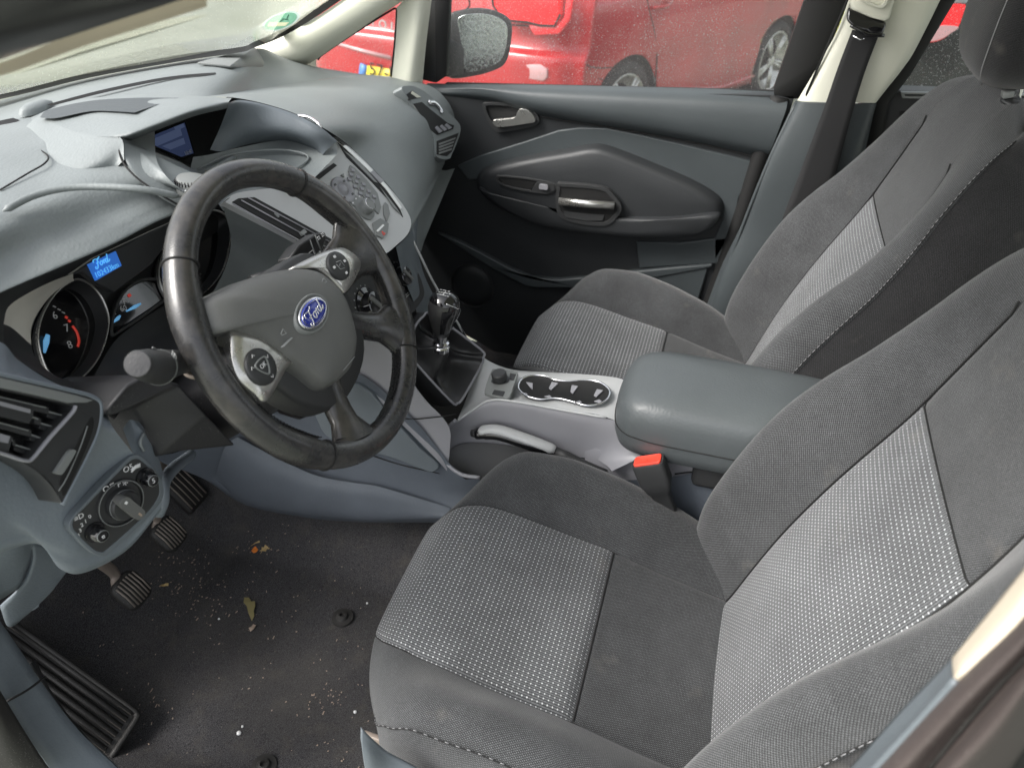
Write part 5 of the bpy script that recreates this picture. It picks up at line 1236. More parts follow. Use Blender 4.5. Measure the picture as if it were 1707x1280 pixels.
rows=[[k0+ax*h+(kx*math.cos(a)*rx+ky*math.sin(a)*ry)+ky*off for a in [PI+.2+ (PI-.4)*j/14 for j in range(15)]] for h,rx,ry,off in ((.012,.0170,.0178,0),(.030,.0212,.0219,-.001),(.045,.0243,.0260,-.002),(.058,.0253,.028,-.003),(.070,.0233,.0265,-.004),(.0788,.018,.021,-.004),(.0830,.0092,.0115,-.004),(.0840,.002,.002,-.004))]
MB().grid(rows).build('gloss_insert',M['gloss'],kb)
cap=[[k0+ax*h+(kx*math.cos(a)*rx+ky*math.sin(a)*ry)+ky*off for a in [2*PI*j/28 for j in range(28)]] for h,rx,ry,off in ((.0715,.0226,.0256,-.004),(.0788,.018,.021,-.004),(.0832,.0095,.012,-.004),(.0842,.002,.002,-.004))]
MB().grid(cap,True).build('knob_cap',M['gloss'],kb)
MB().tube(spline([k0+ax*h+kx*x+ky*y for h,x,y in ((.076,-.0185,-.014),(.068,-.012,-.0295),(.058,.002,-.032),(.04,.011,-.0262),(.022,.0125,-.0178),(.014,.014,-.012))],5),.0009,6).build('chrome_line',M['chrome'],kb)
PF=FR(k0+ax*.0845-ky*.004,kx,ky); PF.n=ax
L=[[(-.008,.006),(-.008,-.006)],[(0,.006),(0,-.006)],[(.008,.006),(.008,0)],[(-.008,0),(.008,0)]]
strokes('shift_pattern',PF,L,.0005,M['white'],kb,.0004)
for s,u,v in (('1',-.008,.009),('3',0,.009),('5',.008,.009),('2',-.008,-.009),('4',0,-.009),('R',.008,-.005)): text('gear_digit',s,PF,u,v,.0048,M['white'],kb,.0002)
# ================================================================== handbrake
HB_=thing('handbrake','silver and black handbrake lever lowered in its console well','handbrake',P(930,760,x=.655))
a,b_,c_,d_=P(795,722,x=.655),P(830,722,x=.655),P(880,738,x=.655),P(925,755,x=.655)
MB().tube(spline([a,b_,c_,d_],6),[(.010,.012)]*3+[(.0115,.0135)]*14+[(.010,.012)]*2,16,flat=V((0,0,1))).build('grip',M['gloss'],HB_)
up=V((0.0,.0,.007))
MB().tube(spline([a+up+V((0,-.004,0)),b_+up*1.05,c_+up,d_+up*.9],6),[(.004,.008)]+[(.0075,.0115)]*17+[(.006,.009)],14,flat=V((0,0,1))).build('silver_cover',M['silver'],HB_)
dr=(a-b_).normalized()
MB().lathe(a-dr*.004,dr,[(.009,0),(.0095,.006),(.007,.009),(.0065,.014),(.001,.015)],20).build('release_button',M['black'],HB_)
MB().tube([d_,P(945,762,x=.655),P(975,775,x=.65),P(1010,790,x=.64)],[.011,.010,.008,.008],14).build('lever_boot',M['black'],HB_)
# ================================================================== passenger door
PD=thing('passenger_door','closed passenger door with black and grey trim, silver handles and rain speckled window','car door',(1.44,.4,.0))
DF=FR((1.44,0,0),(0,-1,0),(0,0,1))
def df(p,h=0): return [DF.L(a,b,h) for a,b in p]
def dsm(p,h=0,n=4): return smooth2(df(p,h),n)
def DW(px,py,h=0): return DF.W(*DF.L(px,py,h),h)
# base skin
slab('door_card',DF,df([(690,250),(730,150),(790,150),(1325,160),(1300,240),(1255,330),(1200,470),(1150,590),(1000,640),(850,600),(770,555),(710,500),(700,400)],0),-.05,0,M['door'],PD,.003)
# belt roll: convex grey band under the window
rows=[[DW(712,139,-.03),DW(745,140,-.03),DW(800,140.5,-.03),(DW(900,142,-.03)),DW(1050,145,-.03),DW(1200,149,-.03),DW(1310,153,-.03)],
      [DW(712,145,-.01),DW(745,146,.0),DW(800,146,.012),DW(900,152,.018),DW(1050,160,.02),DW(1200,168,.02),DW(1312,176,.02)],
      [DW(715,152,-.0),DW(745,152,.006),DW(805,152,.018),DW(900,170,.03),DW(1050,186,.032),DW(1180,200,.032),DW(1300,212,.032)],
      [DW(718,158,.0),DW(745,157,.006),DW(812,162,.016),DW(900,184,.024),DW(1040,206,.026),DW(1170,228,.026),DW(1285,250,.026)],
      [DW(720,162,-.01),DW(745,162,-.005),DW(822,170,.003),DW(900,192,.004),DW(1035,214,.004),DW(1160,237,.004),DW(1275,262,.004)]]
sheet('belt_roll',rows,M['doormid'],PD,6,5)
rows=[[DW(712,141,-.028),DW(800,142,-.028),DW(1000,145.5,-.028),DW(1200,150.5,-.028),DW(1308,154.5,-.028)],[DW(712,147,-.020),DW(800,150,-.012),DW(1000,153,-.008),DW(1200,160,-.008),DW(1308,166,-.008)]]
# front upper panel (grey, carries the handle)
rows=[[DW(735,158,.0),DW(800,165,.004),DW(880,188,.006),DW(940,200,.006)],[DW(745,200,.0),DW(800,205,.006),DW(870,215,.006),DW(930,222,.006)],[DW(752,250,.0),DW(800,245,.004),DW(870,228,.004),DW(925,222,.004)]]
# upper dark insert seam
MB().tube(spline([DW(*p,.004) for p in ((800,150),(812,165),(835,178),(900,195),(1040,217),(1170,241),(1275,266))],5),.0014,6).build('panel_gap',M['seam'],PD)
# swoosh band (grey) around the armrest
band=[(762,277),(800,260),(870,238),(930,218),(965,213),(1010,214),(1070,226),(1150,244),(1258,270),(1252,290),(1232,330),(1222,385),(1190,440),(1190,400),(1205,365),(1203,345),(1190,328),(1120,290),(1020,250),(1000,246),(960,248),(900,258),(840,272),(812,284),(798,300),(780,300)]
slab('grey_band',DF,df(band,.006),-.002,.006,M['doormid'],PD,.003,3)
# lower right grey area and dark lower part
slab('lower_grey',DF,df([(1060,402),(1130,404),(1230,392),(1222,440),(1190,440),(1120,444),(1066,448)],.004),-.002,.006,M['doormid'],PD,.004)
# armrest pod
pod=dsm([(793,305),(800,290),(820,279),(870,266),(950,252),(985,246),(1015,250),(1080,275),(1150,305),(1192,330),(1203,348),(1200,366),(1180,386),(1150,394),(1080,397),(1000,392),(930,383),(870,366),(820,340),(798,320)],.03,4)
dome('armrest_pod',DF,pod,[(1.015,-.01),(1.01,.012),(.985,.028),(.95,.036),(.88,.040),(.6,.044),(.3,.046),(.05,.046)],M['door'],PD,DF.L(990,330,.04))
# lower ledge of the pod
led=dsm([(796,315),(830,334),(880,345),(930,352),(1030,362),(1120,364),(1185,358),(1200,366),(1182,386),(1150,394),(1080,397),(1000,392),(930,383),(870,366),(820,340)],.055,4)
dome('armrest_ledge',DF,led,[(1.0,.02),(1.0,.045),(.97,.056),(.9,.062),(.5,.064),(.1,.064)],M['door'],PD,DF.L(1030,372,.06))
# switch recess, switch
sr=slab('switch_recess',DF,df([(830,295),(895,303),(882,318),(840,308)],.047),.04,.0475,M['dark'],PD,.0)
ring('switch_bezel',DF,dsm([(828,293),(880,297),(924,306),(928,316),(915,324),(885,321),(838,310)],.048,3),dsm([(832,296),(880,300),(918,307),(920,314),(910,319),(885,317),(841,308)],.048,3),.043,.0495,M['black'],PD)
sb=slab('switch_block',DF,df([(895,303),(924,306),(926,317),(912,324),(884,320),(890,310)],.049),.044,.051,M['black'],PD,.001)
slab('window_switch',DF,rrect(*DF.L(906,312,.055),.022,.012,.004),.05,.057,M['silverdark'],sb,.002)
# pull handle and cup
slab('pull_cup',DF,dsm([(930,312),(938,308),(1000,313),(1020,325),(1035,345),(1025,362),(1005,373),(960,368),(932,352)],.064,3),.05,.0655,M['dark'],PD,.001)
ring('pull_bezel',DF,dsm([(929,310),(938,305),(1002,311),(1022,323),(1037,345),(1027,364),(1007,376),(957,371),(929,354)],.064,3),dsm([(934,314),(940,311),(1000,316),(1017,327),(1030,345),(1021,360),(1004,370),(960,365),(935,350)],.064,3),.055,.068,M['black'],PD)
MB().tube([DW(932,336,.075),DW(975,340,.080),DW(1024,343,.075)],[(.0095,.0075)]*3,16,flat=(0,0,1)).build('pull_handle',M['alu'],PD)
MB().grid([[DW(940,352,.068),DW(975,356,.068),DW(1008,358,.068)],[DW(942,362,.070),DW(975,368,.070),DW(1004,368,.070)]]).build('cup_lip',M['black'],PD)
# inner door handle
ring('handle_bezel',DF,dsm([(804,176),(812,171),(850,172),(878,176),(892,186),(899,204),(880,213),(840,220),(826,219),(812,200)],.01,3),dsm([(810,180),(816,176),(850,177),(874,180),(886,188),(892,202),(876,207),(840,213),(830,212),(817,198)],.01,3),-.002,.011,M['black'],PD)
slab('handle_recess',DF,dsm([(811,180),(816,177),(850,178),(874,181),(886,189),(891,201),(876,206),(840,212),(830,211),(818,198)],.008,3),.0,.004,M['dark'],PD,.0)
hp=df([(822,201),(840,199),(858,196),(862,188),(868,182),(880,184),(888,192),(892,203),(875,207),(840,212),(826,211)],.02)
slab('release_handle',DF,smooth2(hp,3),.008,.021,M['alu'],PD,.004,3)
# lower swoosh and speaker
slab('lower_band',DF,df([(728,388),(760,400),(800,420),(850,447),(885,462),(930,466),(980,462),(1060,452),(1130,445),(1188,440),(1186,446),(1100,462),(1030,474),(960,480),(900,480),(870,474),(820,448),(770,415)],.012),-.002,.014,M['doormid'],PD,.004,3)
sq=DF.L(786,478,.006)
ring('speaker_rim',DF,ell(sq[0],sq[1],.062,.066,40),ell(sq[0],sq[1],.058,.062,40),.0,.006,M['black'],PD)
dome('speaker_cover',DF,ell(sq[0],sq[1],.058,.062,40),[(1,.0),(.97,.003),(.5,.004),(.05,.004)],M['door'],PD,sq)
slab('lower_pocket',DF,df([(1050,470),(1180,446),(1165,500),(1130,560),(1080,600),(980,560),(1000,500)],.008),.0,.010,M['doormid'],PD,.004)
# rear black edge of the door, weather strip
MB().tube(spline([DW(1300,162,.0),DW(1268,260,.005),DW(1240,350,.005),(DW(1205,450,.005)),DW(1165,560,.005)],5),[(.016,.02)]*21,10,flat=V((-1,0,0))).build('weather_strip',M['dark'],PD)
MB().prism([DW(742,139,-.028),DW(1300,152,-.028),DW(1300,156,-.028),DW(742,143,-.028)],(.012,0,0)).build('window_seal',M['seam'],PD,.001)
# window frame: front post and rear post
MB().prism([DW(700,-160,-.02),DW(753,-160,-.02),DW(742,128,-.02),DW(727,139,-.02),(DW(698,132,-.02))],(.03,0,0)).build('front_window_post',M['black'],PD,.004)
MB().prism([DW(722,-160,-.015),DW(754,-160,-.015),DW(743,128,-.015),DW(726,139,-.015)],(.01,0,0)).build('post_face',M['dark'],PD,.002)
MB().prism([DW(1397,-160,.0),DW(1482,-160,.0),DW(1375,100,.0),DW(1338,165,.0),DW(1310,166,.0),DW(1290,160,.0),DW(1290,148,.0)],(.03,0,0)).build('rear_window_post',M['dark'],PD,.004)
MB().prism([DW(1403,-160,-.005),DW(1417,-160,-.005),DW(1308,150,-.005),DW(1290,148,-.005)],(.02,0,0)).build('post_lip',M['btn'],PD,.003)
MB().prism([DW(690,-200,-.05),DW(1470,-200,-.05),DW(1420,150,-.05),DW(690,150,-.05)],(.004,0,0)).build('window_pane',M['wet'],PD,smooth=False)
# ---- wing mirror outside
WM=thing('wing_mirror','black wing mirror with rain drops outside the passenger window','wing mirror',P(800,100,x=1.62))
mx=1.62
t=NT('rain_speckled_mirror'); p=geo(t); n=t.noise(p,170,2,.6); t.bsdf((.78,.80,.80),t.ramp(n,(.45,.05),(.62,.45)),1.,n,.5,.002); mirror_m=t.m
MF=FR(P(815,75,x=mx),P(860,70,x=mx+.02)-P(780,80,x=mx-.01),V((0,.05,1)))
if MF.n.dot(CAM-MF.o)<0: MF.n=-MF.n
def mf_(p,h=0): return [MF.L(a,b,h) for a,b in p]
sh=smooth2(mf_([(745,30),(770,18),(800,15),(832,22),(852,38),(852,70),(845,100),(830,115),(790,127),(745,128),(740,80)],0),4)
dome('mirror_shell',MF,sh,[(.75,-.07),(.93,-.045),(1.0,-.01),(1.0,0),(.97,.003)],M['black'],WM,MF.L(800,72,0))
ml=smooth2(mf_([(765,29),(800,23),(830,29),(845,43),(845,70),(838,96),(820,110),(778,120),(772,90),(766,55)],.004),3)
slab('mirror_glass',MF,ml,-.0,.006,mirror_m,WM,.001)
MB().prism([P(742,60,x=1.55),P(775,80,x=1.60),P(775,125,x=1.60),P(742,130,x=1.55)],(.03,.02,0)).build('mirror_foot',M['black'],WM,.005)
# ================================================================== A pillar, quarter window, windscreen
AP=thing('windscreen_pillar','cream trimmed windscreen pillar with small triangular quarter window','pillar',P(600,60,x=1.42))
def W3(px,py,x=1.42): return P(px,py,x=x)
ring_o=[W3(422,78,1.37),W3(560,0,1.37),W3(640,-45,1.37),W3(722,-45,1.40),W3(712,60,1.42),W3(700,138,1.43),W3(672,134,1.42),W3(655,130,1.42),W3(490,114,1.40)]
tri=[W3(526,98),W3(540,88),W3(650,18),W3(660,14),W3(662,25),W3(652,127),W3(540,118),W3(528,112)]
# trim faces around the triangle
def quad(name,pts,mat,par,th=(.02,.0,.0),bv=.004): return MB().prism(pts,th).build(name,mat,par,bv,seg=3,sh=50)
rows=[[W3(424,80,1.36),W3(472,61,1.36),W3(516,36,1.36),W3(570,0,1.36),W3(640,-52,1.36)],[W3(440,92,1.345),W3(492,72,1.345),W3(540,46,1.345),W3(600,5,1.345),W3(670,-50,1.345)],[W3(470,108,1.36),W3(510,92,1.36),W3(560,62,1.36),W3(625,20,1.36),W3(700,-35,1.36)],[W3(492,118,1.41),W3(522,103,1.412),W3(560,77,1.415),W3(650,16,1.42),W3(700,-15,1.42)]]
sheet('pillar_trim',rows,M['cream'],AP,6,6)
rows=[[W3(661,14,1.42),W3(700,-30,1.40),W3(725,-40,1.43)],[W3(660,60,1.42),W3(692,60,1.395),W3(712,60,1.43)],[W3(653,130,1.42),W3(682,136,1.395),W3(704,140,1.43)]]
sheet('pillar_post_trim',rows,M['cream'],AP,5,5)
rows=[[W3(492,116,1.41),W3(528,95,1.415)],[W3(510,118,1.415),W3(528,113,1.42)],[W3(560,122,1.42),W3(545,119,1.423)],[W3(655,132,1.42),W3(650,128,1.423)]]
sheet('quarter_trim',rows,M['cream'],AP,4,4)
MB().tube(spline([W3(530,100),W3(540,90),W3(600,50),W3(650,19),W3(659,15),W3(661,24),W3(657,80),W3(652,127)],4),.0022,6).build('quarter_seal',M['seam'],AP)
MB().prism([P(500,130,x=1.46),P(480,60,x=1.46),P(680,-20,x=1.46),P(680,140,x=1.46)],(.003,0,0)).build('quarter_glass',M['wet'],AP,smooth=False)
WS=thing('windscreen','rain speckled windscreen with black border above the dashboard','windscreen',P(250,60,z=.95))
rows=[[P(-220,205,z=.856),P(0,166,z=.862),P(150,129,z=.866),P(300,102,z=.867),P(425,79,z=.858),P(470,55,x=1.375)],
      [P(-220,100,z=.93),P(0,80,z=.93),P(150,50,z=.935),P(300,20,z=.94),P(430,10,z=.93),P(560,-2,x=1.375)],
      [P(-220,-60,z=1.0),P(0,-60,z=1.0),P(150,-60,z=1.0),P(330,-60,z=1.0),P(500,-60,z=1.0),P(640,-52,x=1.375)]]
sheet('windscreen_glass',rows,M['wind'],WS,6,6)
def we(p): return P(*p,z=.872) if p[0]<=424 else P(*p,x=1.352)
ed1=[(-220,205),(0,166),(150,130),(300,103),(400,88),(424,80),(470,62),(514,37),(563,4),(640,-52)]
ed2=[(-220,197),(0,158),(150,121),(300,92),(400,79),(424,70),(470,49),(508,25),(548,-1),(622,-52)]
ed3=[(-220,172),(0,140),(150,104),(300,72),(400,58),(424,46),(462,24),(490,8),(520,-16),(590,-60)]
MB().grid([spline([we(p) for p in ed1],6),spline([we(p) for p in ed2],6)]).build('black_border',M['dark'],WS)
MB().grid([spline([we(p) for p in ed2],6),spline([(P(*p,z=.884) if p[0]<=424 else P(*p,x=1.35)) for p in ed3],6)]).build('wet_border',M['windwet'],WS)
SF=FR(P(468,36,x=1.20),RT,UP+V((0,-.3,.3)))
if SF.n.dot(CAM-SF.o)<0: SF.n=-SF.n
def se(k,dx=0,dy=0):
    out=[]
    for j in range(40):
        a_=2*PI*j/40; x_=33*k*math.cos(a_); y_=13.5*k**1.1*math.sin(a_); t_=math.radians(-20)
        out.append(SF.L(468+dx+x_*math.cos(t_)-y_*math.sin(t_),36+dy+x_*math.sin(t_)+y_*math.cos(t_)))
    return out
es=slab('sticker',SF,se(1),-.001,.0,flat('sticker_white',(.55,.66,.62),.5),WS,0)
slab('sticker_green',SF,se(.86),0,.0006,flat('sticker_green',(.16,.40,.27),.5),es,0)
slab('sticker_plate',SF,[SF.L(*p) for p in ((449,38),(482,38),(476,44),(446,45))],.0006,.001,flat('sticker_tan',(.62,.62,.42),.5),es,0)
strokes('sticker_emblem',SF,[[SF.L(481,25),SF.L(478,33),SF.L(472,32)],[SF.L(467,37),SF.L(472,32),SF.L(481,34)]],.0006,flat('sticker_dark',(.03,.14,.09),.5),es,.0012)
# driver side pillar close to the camera (dark, out of focus)
DP=thing('driver_door_frame','dark blurred door frame crossing the top left corner','door frame',P(100,50,x=-.05))
rows=[[P(-80,-60,x=-.03),P(150,-60,x=.0),P(330,-60,x=.03)],[P(-80,60,x=-.03),P(100,5,x=.0),P(270,-45,x=.03)],[P(-80,92,x=-.02),P(100,42,x=.01),P(320,-15,x=.04)],[P(-80,130,x=.02),P(100,66,x=.05),P(340,-12,x=.08)]]
sheet('frame_flange',rows,M['black'],DP,6,6)
rows=[[P(-80,128,x=.02),P(20,98,x=.03),P(150,46,x=.06),P(345,-14,x=.08)],[P(-80,138,x=.03),P(20,112,x=.04),P(150,64,x=.07),P(345,2,x=.09)],[P(-80,146,x=.04),P(20,121,x=.05),P(150,74,x=.08),P(345,12,x=.10)]]
sheet('pillar_edge_trim',rows,M['creamwarm'],DP,6,6)
# ================================================================== B pillar passenger side and belt
BP=thing('door_pillar','cream over dark grey centre pillar between passenger door and rear window','pillar',P(1380,200,x=1.44))
rows=[[P(1462,-160,x=1.42),P(1408,20,x=1.42),P(1375,90,x=1.42),P(1329,168,x=1.42)],
      [P(1490,-160,x=1.39),P(1425,30,x=1.39),P(1395,90,x=1.39),P(1350,170,x=1.39)],
      [P(1612,-160,x=1.39),P(1520,60,x=1.39),P(1490,115,x=1.39),P(1450,172,x=1.39)],
      [P(1645,-160,x=1.43),P(1538,60,x=1.43),P(1505,115,x=1.43),P(1458,172,x=1.43)]]
sheet('cream_trim',rows,M['cream'],BP,5,5)
rows=[[P(1326,168,x=1.42),P(1280,265,x=1.40),P(1237,372,x=1.40),P(1200,450,x=1.41),P(1160,560,x=1.41)],
      [P(1345,171,x=1.39),P(1298,268,x=1.38),P(1256,372,x=1.38),P(1225,460,x=1.37),P(1190,580,x=1.37)],
      [P(1450,173,x=1.39),P(1420,262,x=1.38),P(1400,340,x=1.38),P(1370,460,x=1.38),P(1330,590,x=1.38)],
      [P(1460,173,x=1.44),P(1440,262,x=1.44),P(1420,340,x=1.44),P(1390,460,x=1.44),P(1350,590,x=1.44)]]
sheet('lower_trim',rows,M['doormid'],BP,6,6)
MB().tube(spline([P(1327,172,x=1.41),P(1282,268,x=1.39),P(1240,372,x=1.385),P(1205,470,x=1.385)],5),.004,8).build('trim_edge',M['doormid'],BP)
MB().prism([P(1424,-30,x=1.40),P(1428,-30,x=1.395),P(1345,160,x=1.395),P(1338,168,x=1.40)],(.004,0,0)).build('trim_groove',M['seam'],BP)
MB().tube([P(1668,-160,x=1.45),P(1536,62,x=1.45),P(1503,118,x=1.45),P(1466,168,x=1.45),P(1440,300,x=1.46)],[(.014,.02)]*5,10,flat=V((-1,0,0))).build('black_seal',M['dark'],BP)
SB=thing('seat_belt','black seat belt hanging from its height adjuster on the cream pillar','seat belt',P(1440,100,x=1.37))
ad=[P(1413,-30,x=1.365),P(1418,10,x=1.36),P(1422,18,x=1.355),P(1450,30,x=1.35),P(1478,38,x=1.355),P(1484,30,x=1.36),P(1500,-30,x=1.365)]
MB().prism(ad,(.03,0,0)).build('height_adjuster',M['cream'],SB,.006,seg=3)
ring('adjuster_grip',DF,dsm([(1425,-8),(1440,4),(1468,14),(1480,2),(1484,-30),(1430,-30)],.085,3),dsm([(1429,-9),(1442,0),(1466,9),(1475,0),(1479,-26),(1434,-26)],.085,3),.08,.088,M['cream'],SB)
MB().prism([P(1415,14,x=1.358),P(1411,34,x=1.35),P(1418,42,x=1.345),P(1448,56,x=1.34),P(1472,60,x=1.345),P(1477,44,x=1.35),P(1478,38,x=1.358),P(1448,30,x=1.356)],(.02,0,0)).build('belt_guide',M['gloss'],SB,.004)
MB().tube(spline([P(1418,43,x=1.345),P(1432,50,x=1.34),P(1446,58,x=1.34),P(1474,60,x=1.345)],4),.0035,8).build('guide_loop',M['gloss'],SB)
MB().tube([P(1422,60,x=1.345),P(1434,67,x=1.343),P(1441,64,x=1.343)],.0018,6).build('chrome_bar',M['chrome'],SB)
rows=[[P(1421,50,x=1.365),P(1398,110,x=1.36),P(1372,185,x=1.355),P(1335,285,x=1.355),P(1300,380,x=1.355),P(1290,460,x=1.355)],[P(1464,62,x=1.365),P(1442,120,x=1.36),P(1422,185,x=1.355),P(1395,285,x=1.36),P(1370,380,x=1.36),P(1350,460,x=1.36)]]
sheet('belt_webbing',rows,M['belt'],SB,5,5,.0015)
MB().lathe(P(1334,337,x=1.37),(-1,-.3,.3),[(.007,0),(.007,.004),(.003,.006),(.001,.006)],16).build('trim_clip',M['btn'],BP)
# ================================================================== rear door
RD=thing('rear_door','black rear door card behind the passenger seat with sill slot and wet window','car door',P(1600,200,x=1.47))
RF_=FR((1.46,0,0),(0,-1,0),(0,0,1))
def rf(p,h=0): return [RF_.L(a,b,h) for a,b in p]
slab('rear_door_card',RF_,rf([(1440,154),(1480,151),(1800,162),(1800,500),(1380,500),(1400,330)],0),-.05,.0,M['black'],RD,.004)
slab('card_recess',RF_,rf([(1500,186),(1560,184),(1560,205),(1500,206)],.002),0,.003,M['dark'],RD,.002)
ring('blind_slot',RF_,rf([(1502,154),(1800,160),(1800,172),(1504,164)],.01),rf([(1508,157),(1798,162.5),(1798,168),(1508,160.5)],.01),.0,.012,M['btn'],RD)
MB().prism([P(1470,150,x=1.48),P(1800,158,x=1.48),P(1800,160,x=1.48),P(1470,152,x=1.48)],(.01,0,0)).build('belt_strip',M['silverdark'],RD)
MB().prism([P(1480,-200,x=1.50),P(1820,-200,x=1.50),P(1820,158,x=1.50),P(1440,152,x=1.50)],(.004,0,0)).build('rear_pane',M['glass'],RD,smooth=False)
# ================================================================== driver side B pillar near the camera
NP=thing('near_door_pillar','cream and grey pillar trim with dusty black rubber flange in the bottom right corner','pillar',P(1600,1150,x=-.02))
rows=[[P(1720,930,x=-.02),P(1660,1005,x=-.02),P(1587,1095,x=-.02)],[P(1725,960,x=-.05),P(1670,1030,x=-.05),P(1588,1114,x=-.05)],[P(1740,985,x=-.06),P(1680,1050,x=-.06),P(1590,1129,x=-.06)]]
sheet('cream_edge',rows,M['creamwarm'],NP,5,4,.004)
rows=[[P(1587,1096,x=-.02),P(1500,1185,x=-.02),P(1412,1285,x=-.02),P(1370,1330,x=-.02)],[P(1588,1114,x=-.04),P(1520,1195,x=-.04),P(1432,1285,x=-.04),P(1400,1330,x=-.04)],[P(1589,1130,x=-.06),P(1540,1185,x=-.06),P(1450,1285,x=-.06),P(1420,1330,x=-.06)]]
sheet('grey_edge',rows,M['dashlow'],NP,5,4,.004)
rows=[[P(1750,960,x=-.055),P(1690,1035,x=-.055),P(1590,1128,x=-.055),P(1450,1283,x=-.055),P(1400,1340,x=-.055)],[P(1750,1010,x=-.075),P(1700,1075,x=-.075),P(1610,1165,x=-.075),P(1500,1283,x=-.075),P(1450,1340,x=-.075)],[P(1750,1060,x=-.07),P(1707,1110,x=-.07),P(1640,1180,x=-.07),P(1550,1283,x=-.07),P(1500,1340,x=-.07)],[P(1750,1105,x=-.09),P(1710,1150,x=-.09),P(1660,1220,x=-.09),P(1600,1283,x=-.09),P(1550,1340,x=-.09)],[P(1770,1140,x=-.05),P(1740,1200,x=-.05),P(1700,1260,x=-.05),P(1660,1320,x=-.05),P(1630,1380,x=-.05)]]
nearm=plastic('dusty_brown_flange',(.060,.048,.045),.6,400,.3,.3,dust=.35)
sheet('rubber_flange',rows,nearm,NP,6,6,.004)
MB().tube(spline([P(1740,1068,x=-.071),P(1700,1105,x=-.071),P(1640,1170,x=-.071),P(1545,1285,x=-.071)],5),.0012,6).build('flange_line',M['rubber'],NP)
slab('dark_gap',FR((-.04,0,0),(0,-1,0),(0,0,1)),[(-P(a,b_,x=-.04).y,P(a,b_,x=-.04).z) for a,b_ in ((1760,1100),(1650,1290),(1600,1400),(1800,1400))],-.01,0,M['dark'],NP,0)
# ================================================================== outside
G=-.60
o=MB().grid([[V((x,y,G)) for x in (-60,-10,0,4,10,30,90)] for y in (-60,-10,0,5,10,30,90)]).build('ground',None,smooth=False)
t=NT('wet_asphalt'); p=geo(t); n=t.noise(p,.6,4,.6); f=t.noise(p,60,3,.7)
c=t.mix(t.ramp(n,(.4,0.),(.62,1.)),(.19,.205,.155),(.27,.285,.235)); c=t.mix(1.0,c,t.ramp(f,(.3,.75),(.7,1.2)),'MULTIPLY'); t.bsdf(c,.45,0,f,.4,.01)
o.data.materials.clear(); o.data.materials.append(t.m); prop(o,None,None,None,'structure')
t=NT('grass_bank'); p=geo(t); n=t.noise(p,1.3,4,.7); f=t.noise(p,45,3,.7)
c=t.mix(t.ramp(n,(.35,0.),(.62,1.)),(.17,.18,.125),(.26,.265,.20)); c=t.mix(1.0,c,t.ramp(f,(.3,.6),(.7,1.4)),'MULTIPLY'); t.bsdf(c,.9)
o=MB().grid([[V((x,y,G+.01+.05*math.sin(x*1.1+y))) for x in (4,6,9,13,20,34)] for y in (6.2,8,11,16,26,44)]).build('grass_verge',t.m); prop(o,None,None,None,'stuff')
t=NT('yellow_green_plants'); p=geo(t); n=t.noise(p,14,3,.7); t.bsdf(t.ramp(n,(.35,(.12,.24,.02)),(.5,(.38,.45,.05)),(.65,(.60,.28,.06))),.8)
ctr=P(1335,70,z=G); m=MB()
for _ in range(900):
    q=ctr+V((random.gauss(0,.55),random.gauss(-.25,.30),abs(random.gauss(0,.22)))); a=random.uniform(0,PI); s=random.uniform(.03,.07)
    m.prism([q,q+V((math.cos(a)*s,math.sin(a)*s,s*.4)),q+V((math.cos(a)*s*.5,math.sin(a)*s*.5,s*1.4))],(.002,.002,.002))
prop(m.build('low_plants',t.m,smooth=False),None,None,None,'stuff')
# --- red car
def carframe(arch_r,arch_f,z):
    a=P(*arch_r,z=z); b_=P(*arch_f,z=z); d=(b_-a); L=d.length; return a,d.normalized(),L
a,fx,WB_=carframe((1052,92),(1308,26),G+.66)
O=V((a.x,a.y,G)); fz=V((0,0,1)); fy=fz.cross(fx)   # fy points to the left of travel
if fy.dot(CAM-O)>0: fy=-fy                            # fy now points away from us, into the car
RC=thing('parked_car','bright red hatchback parked alongside, seen through the passenger window','car',O)
def R3(x,y,z): return O+fx*x+fy*y+fz*z
R0=.31; AR_=.35; H=lambda x: 1.42
# side skin with round wheel openings
def side_y(x,z):
    y=0
    y+=.05*max(0,(z-.55)/.45)**2*1.0 + .03*max(0,(.35-z)/.35)
    if x<-.45: y+=.35*((-.45-x)/.38)**2.4
    if x>WB_+.45: y+=.3*((x-WB_-.45)/.5)**2
    y+=.012*math.sin(min(1,max(0,(z-.45)/.2))*PI)
    return y
xs=[-.80+i*.05 for i in range(int((WB_+1.5)/.05)+1)]; zs=[.20+j*.045 for j in range(19)]
vs=[];idx={}
for i,x in enumerate(xs):
    for j,z in enumerate(zs):
        X_,Z_=x,z
        for cx_ in (0,WB_):
            dx,dz=X_-cx_,Z_-.31; d=math.hypot(dx,dz)
            if .70*AR_<d<AR_: X_,Z_=cx_+dx*AR_/d,.31+dz*AR_/d
        idx[i,j]=len(vs); vs.append(R3(X_,side_y(X_,Z_),Z_))
fs=[]
for i in range(len(xs)-1):
    for j in range(len(zs)-1):
        c_=((xs[i]+xs[i+1])/2,(zs[j]+zs[j+1])/2)
        if any(math.hypot(c_[0]-w,c_[1]-.31)<AR_*.86 for w in (0,WB_)): continue
        fs.append((idx[i,j],idx[i+1,j],idx[i+1,j+1],idx[i,j+1]))
m=MB(); m.v=vs; m.f=fs; body=m.build('body_side',M['redpaint'],RC)
mm=body.modifiers.new('solid','SOLIDIFY'); mm.thickness=.01; mm.offset=0
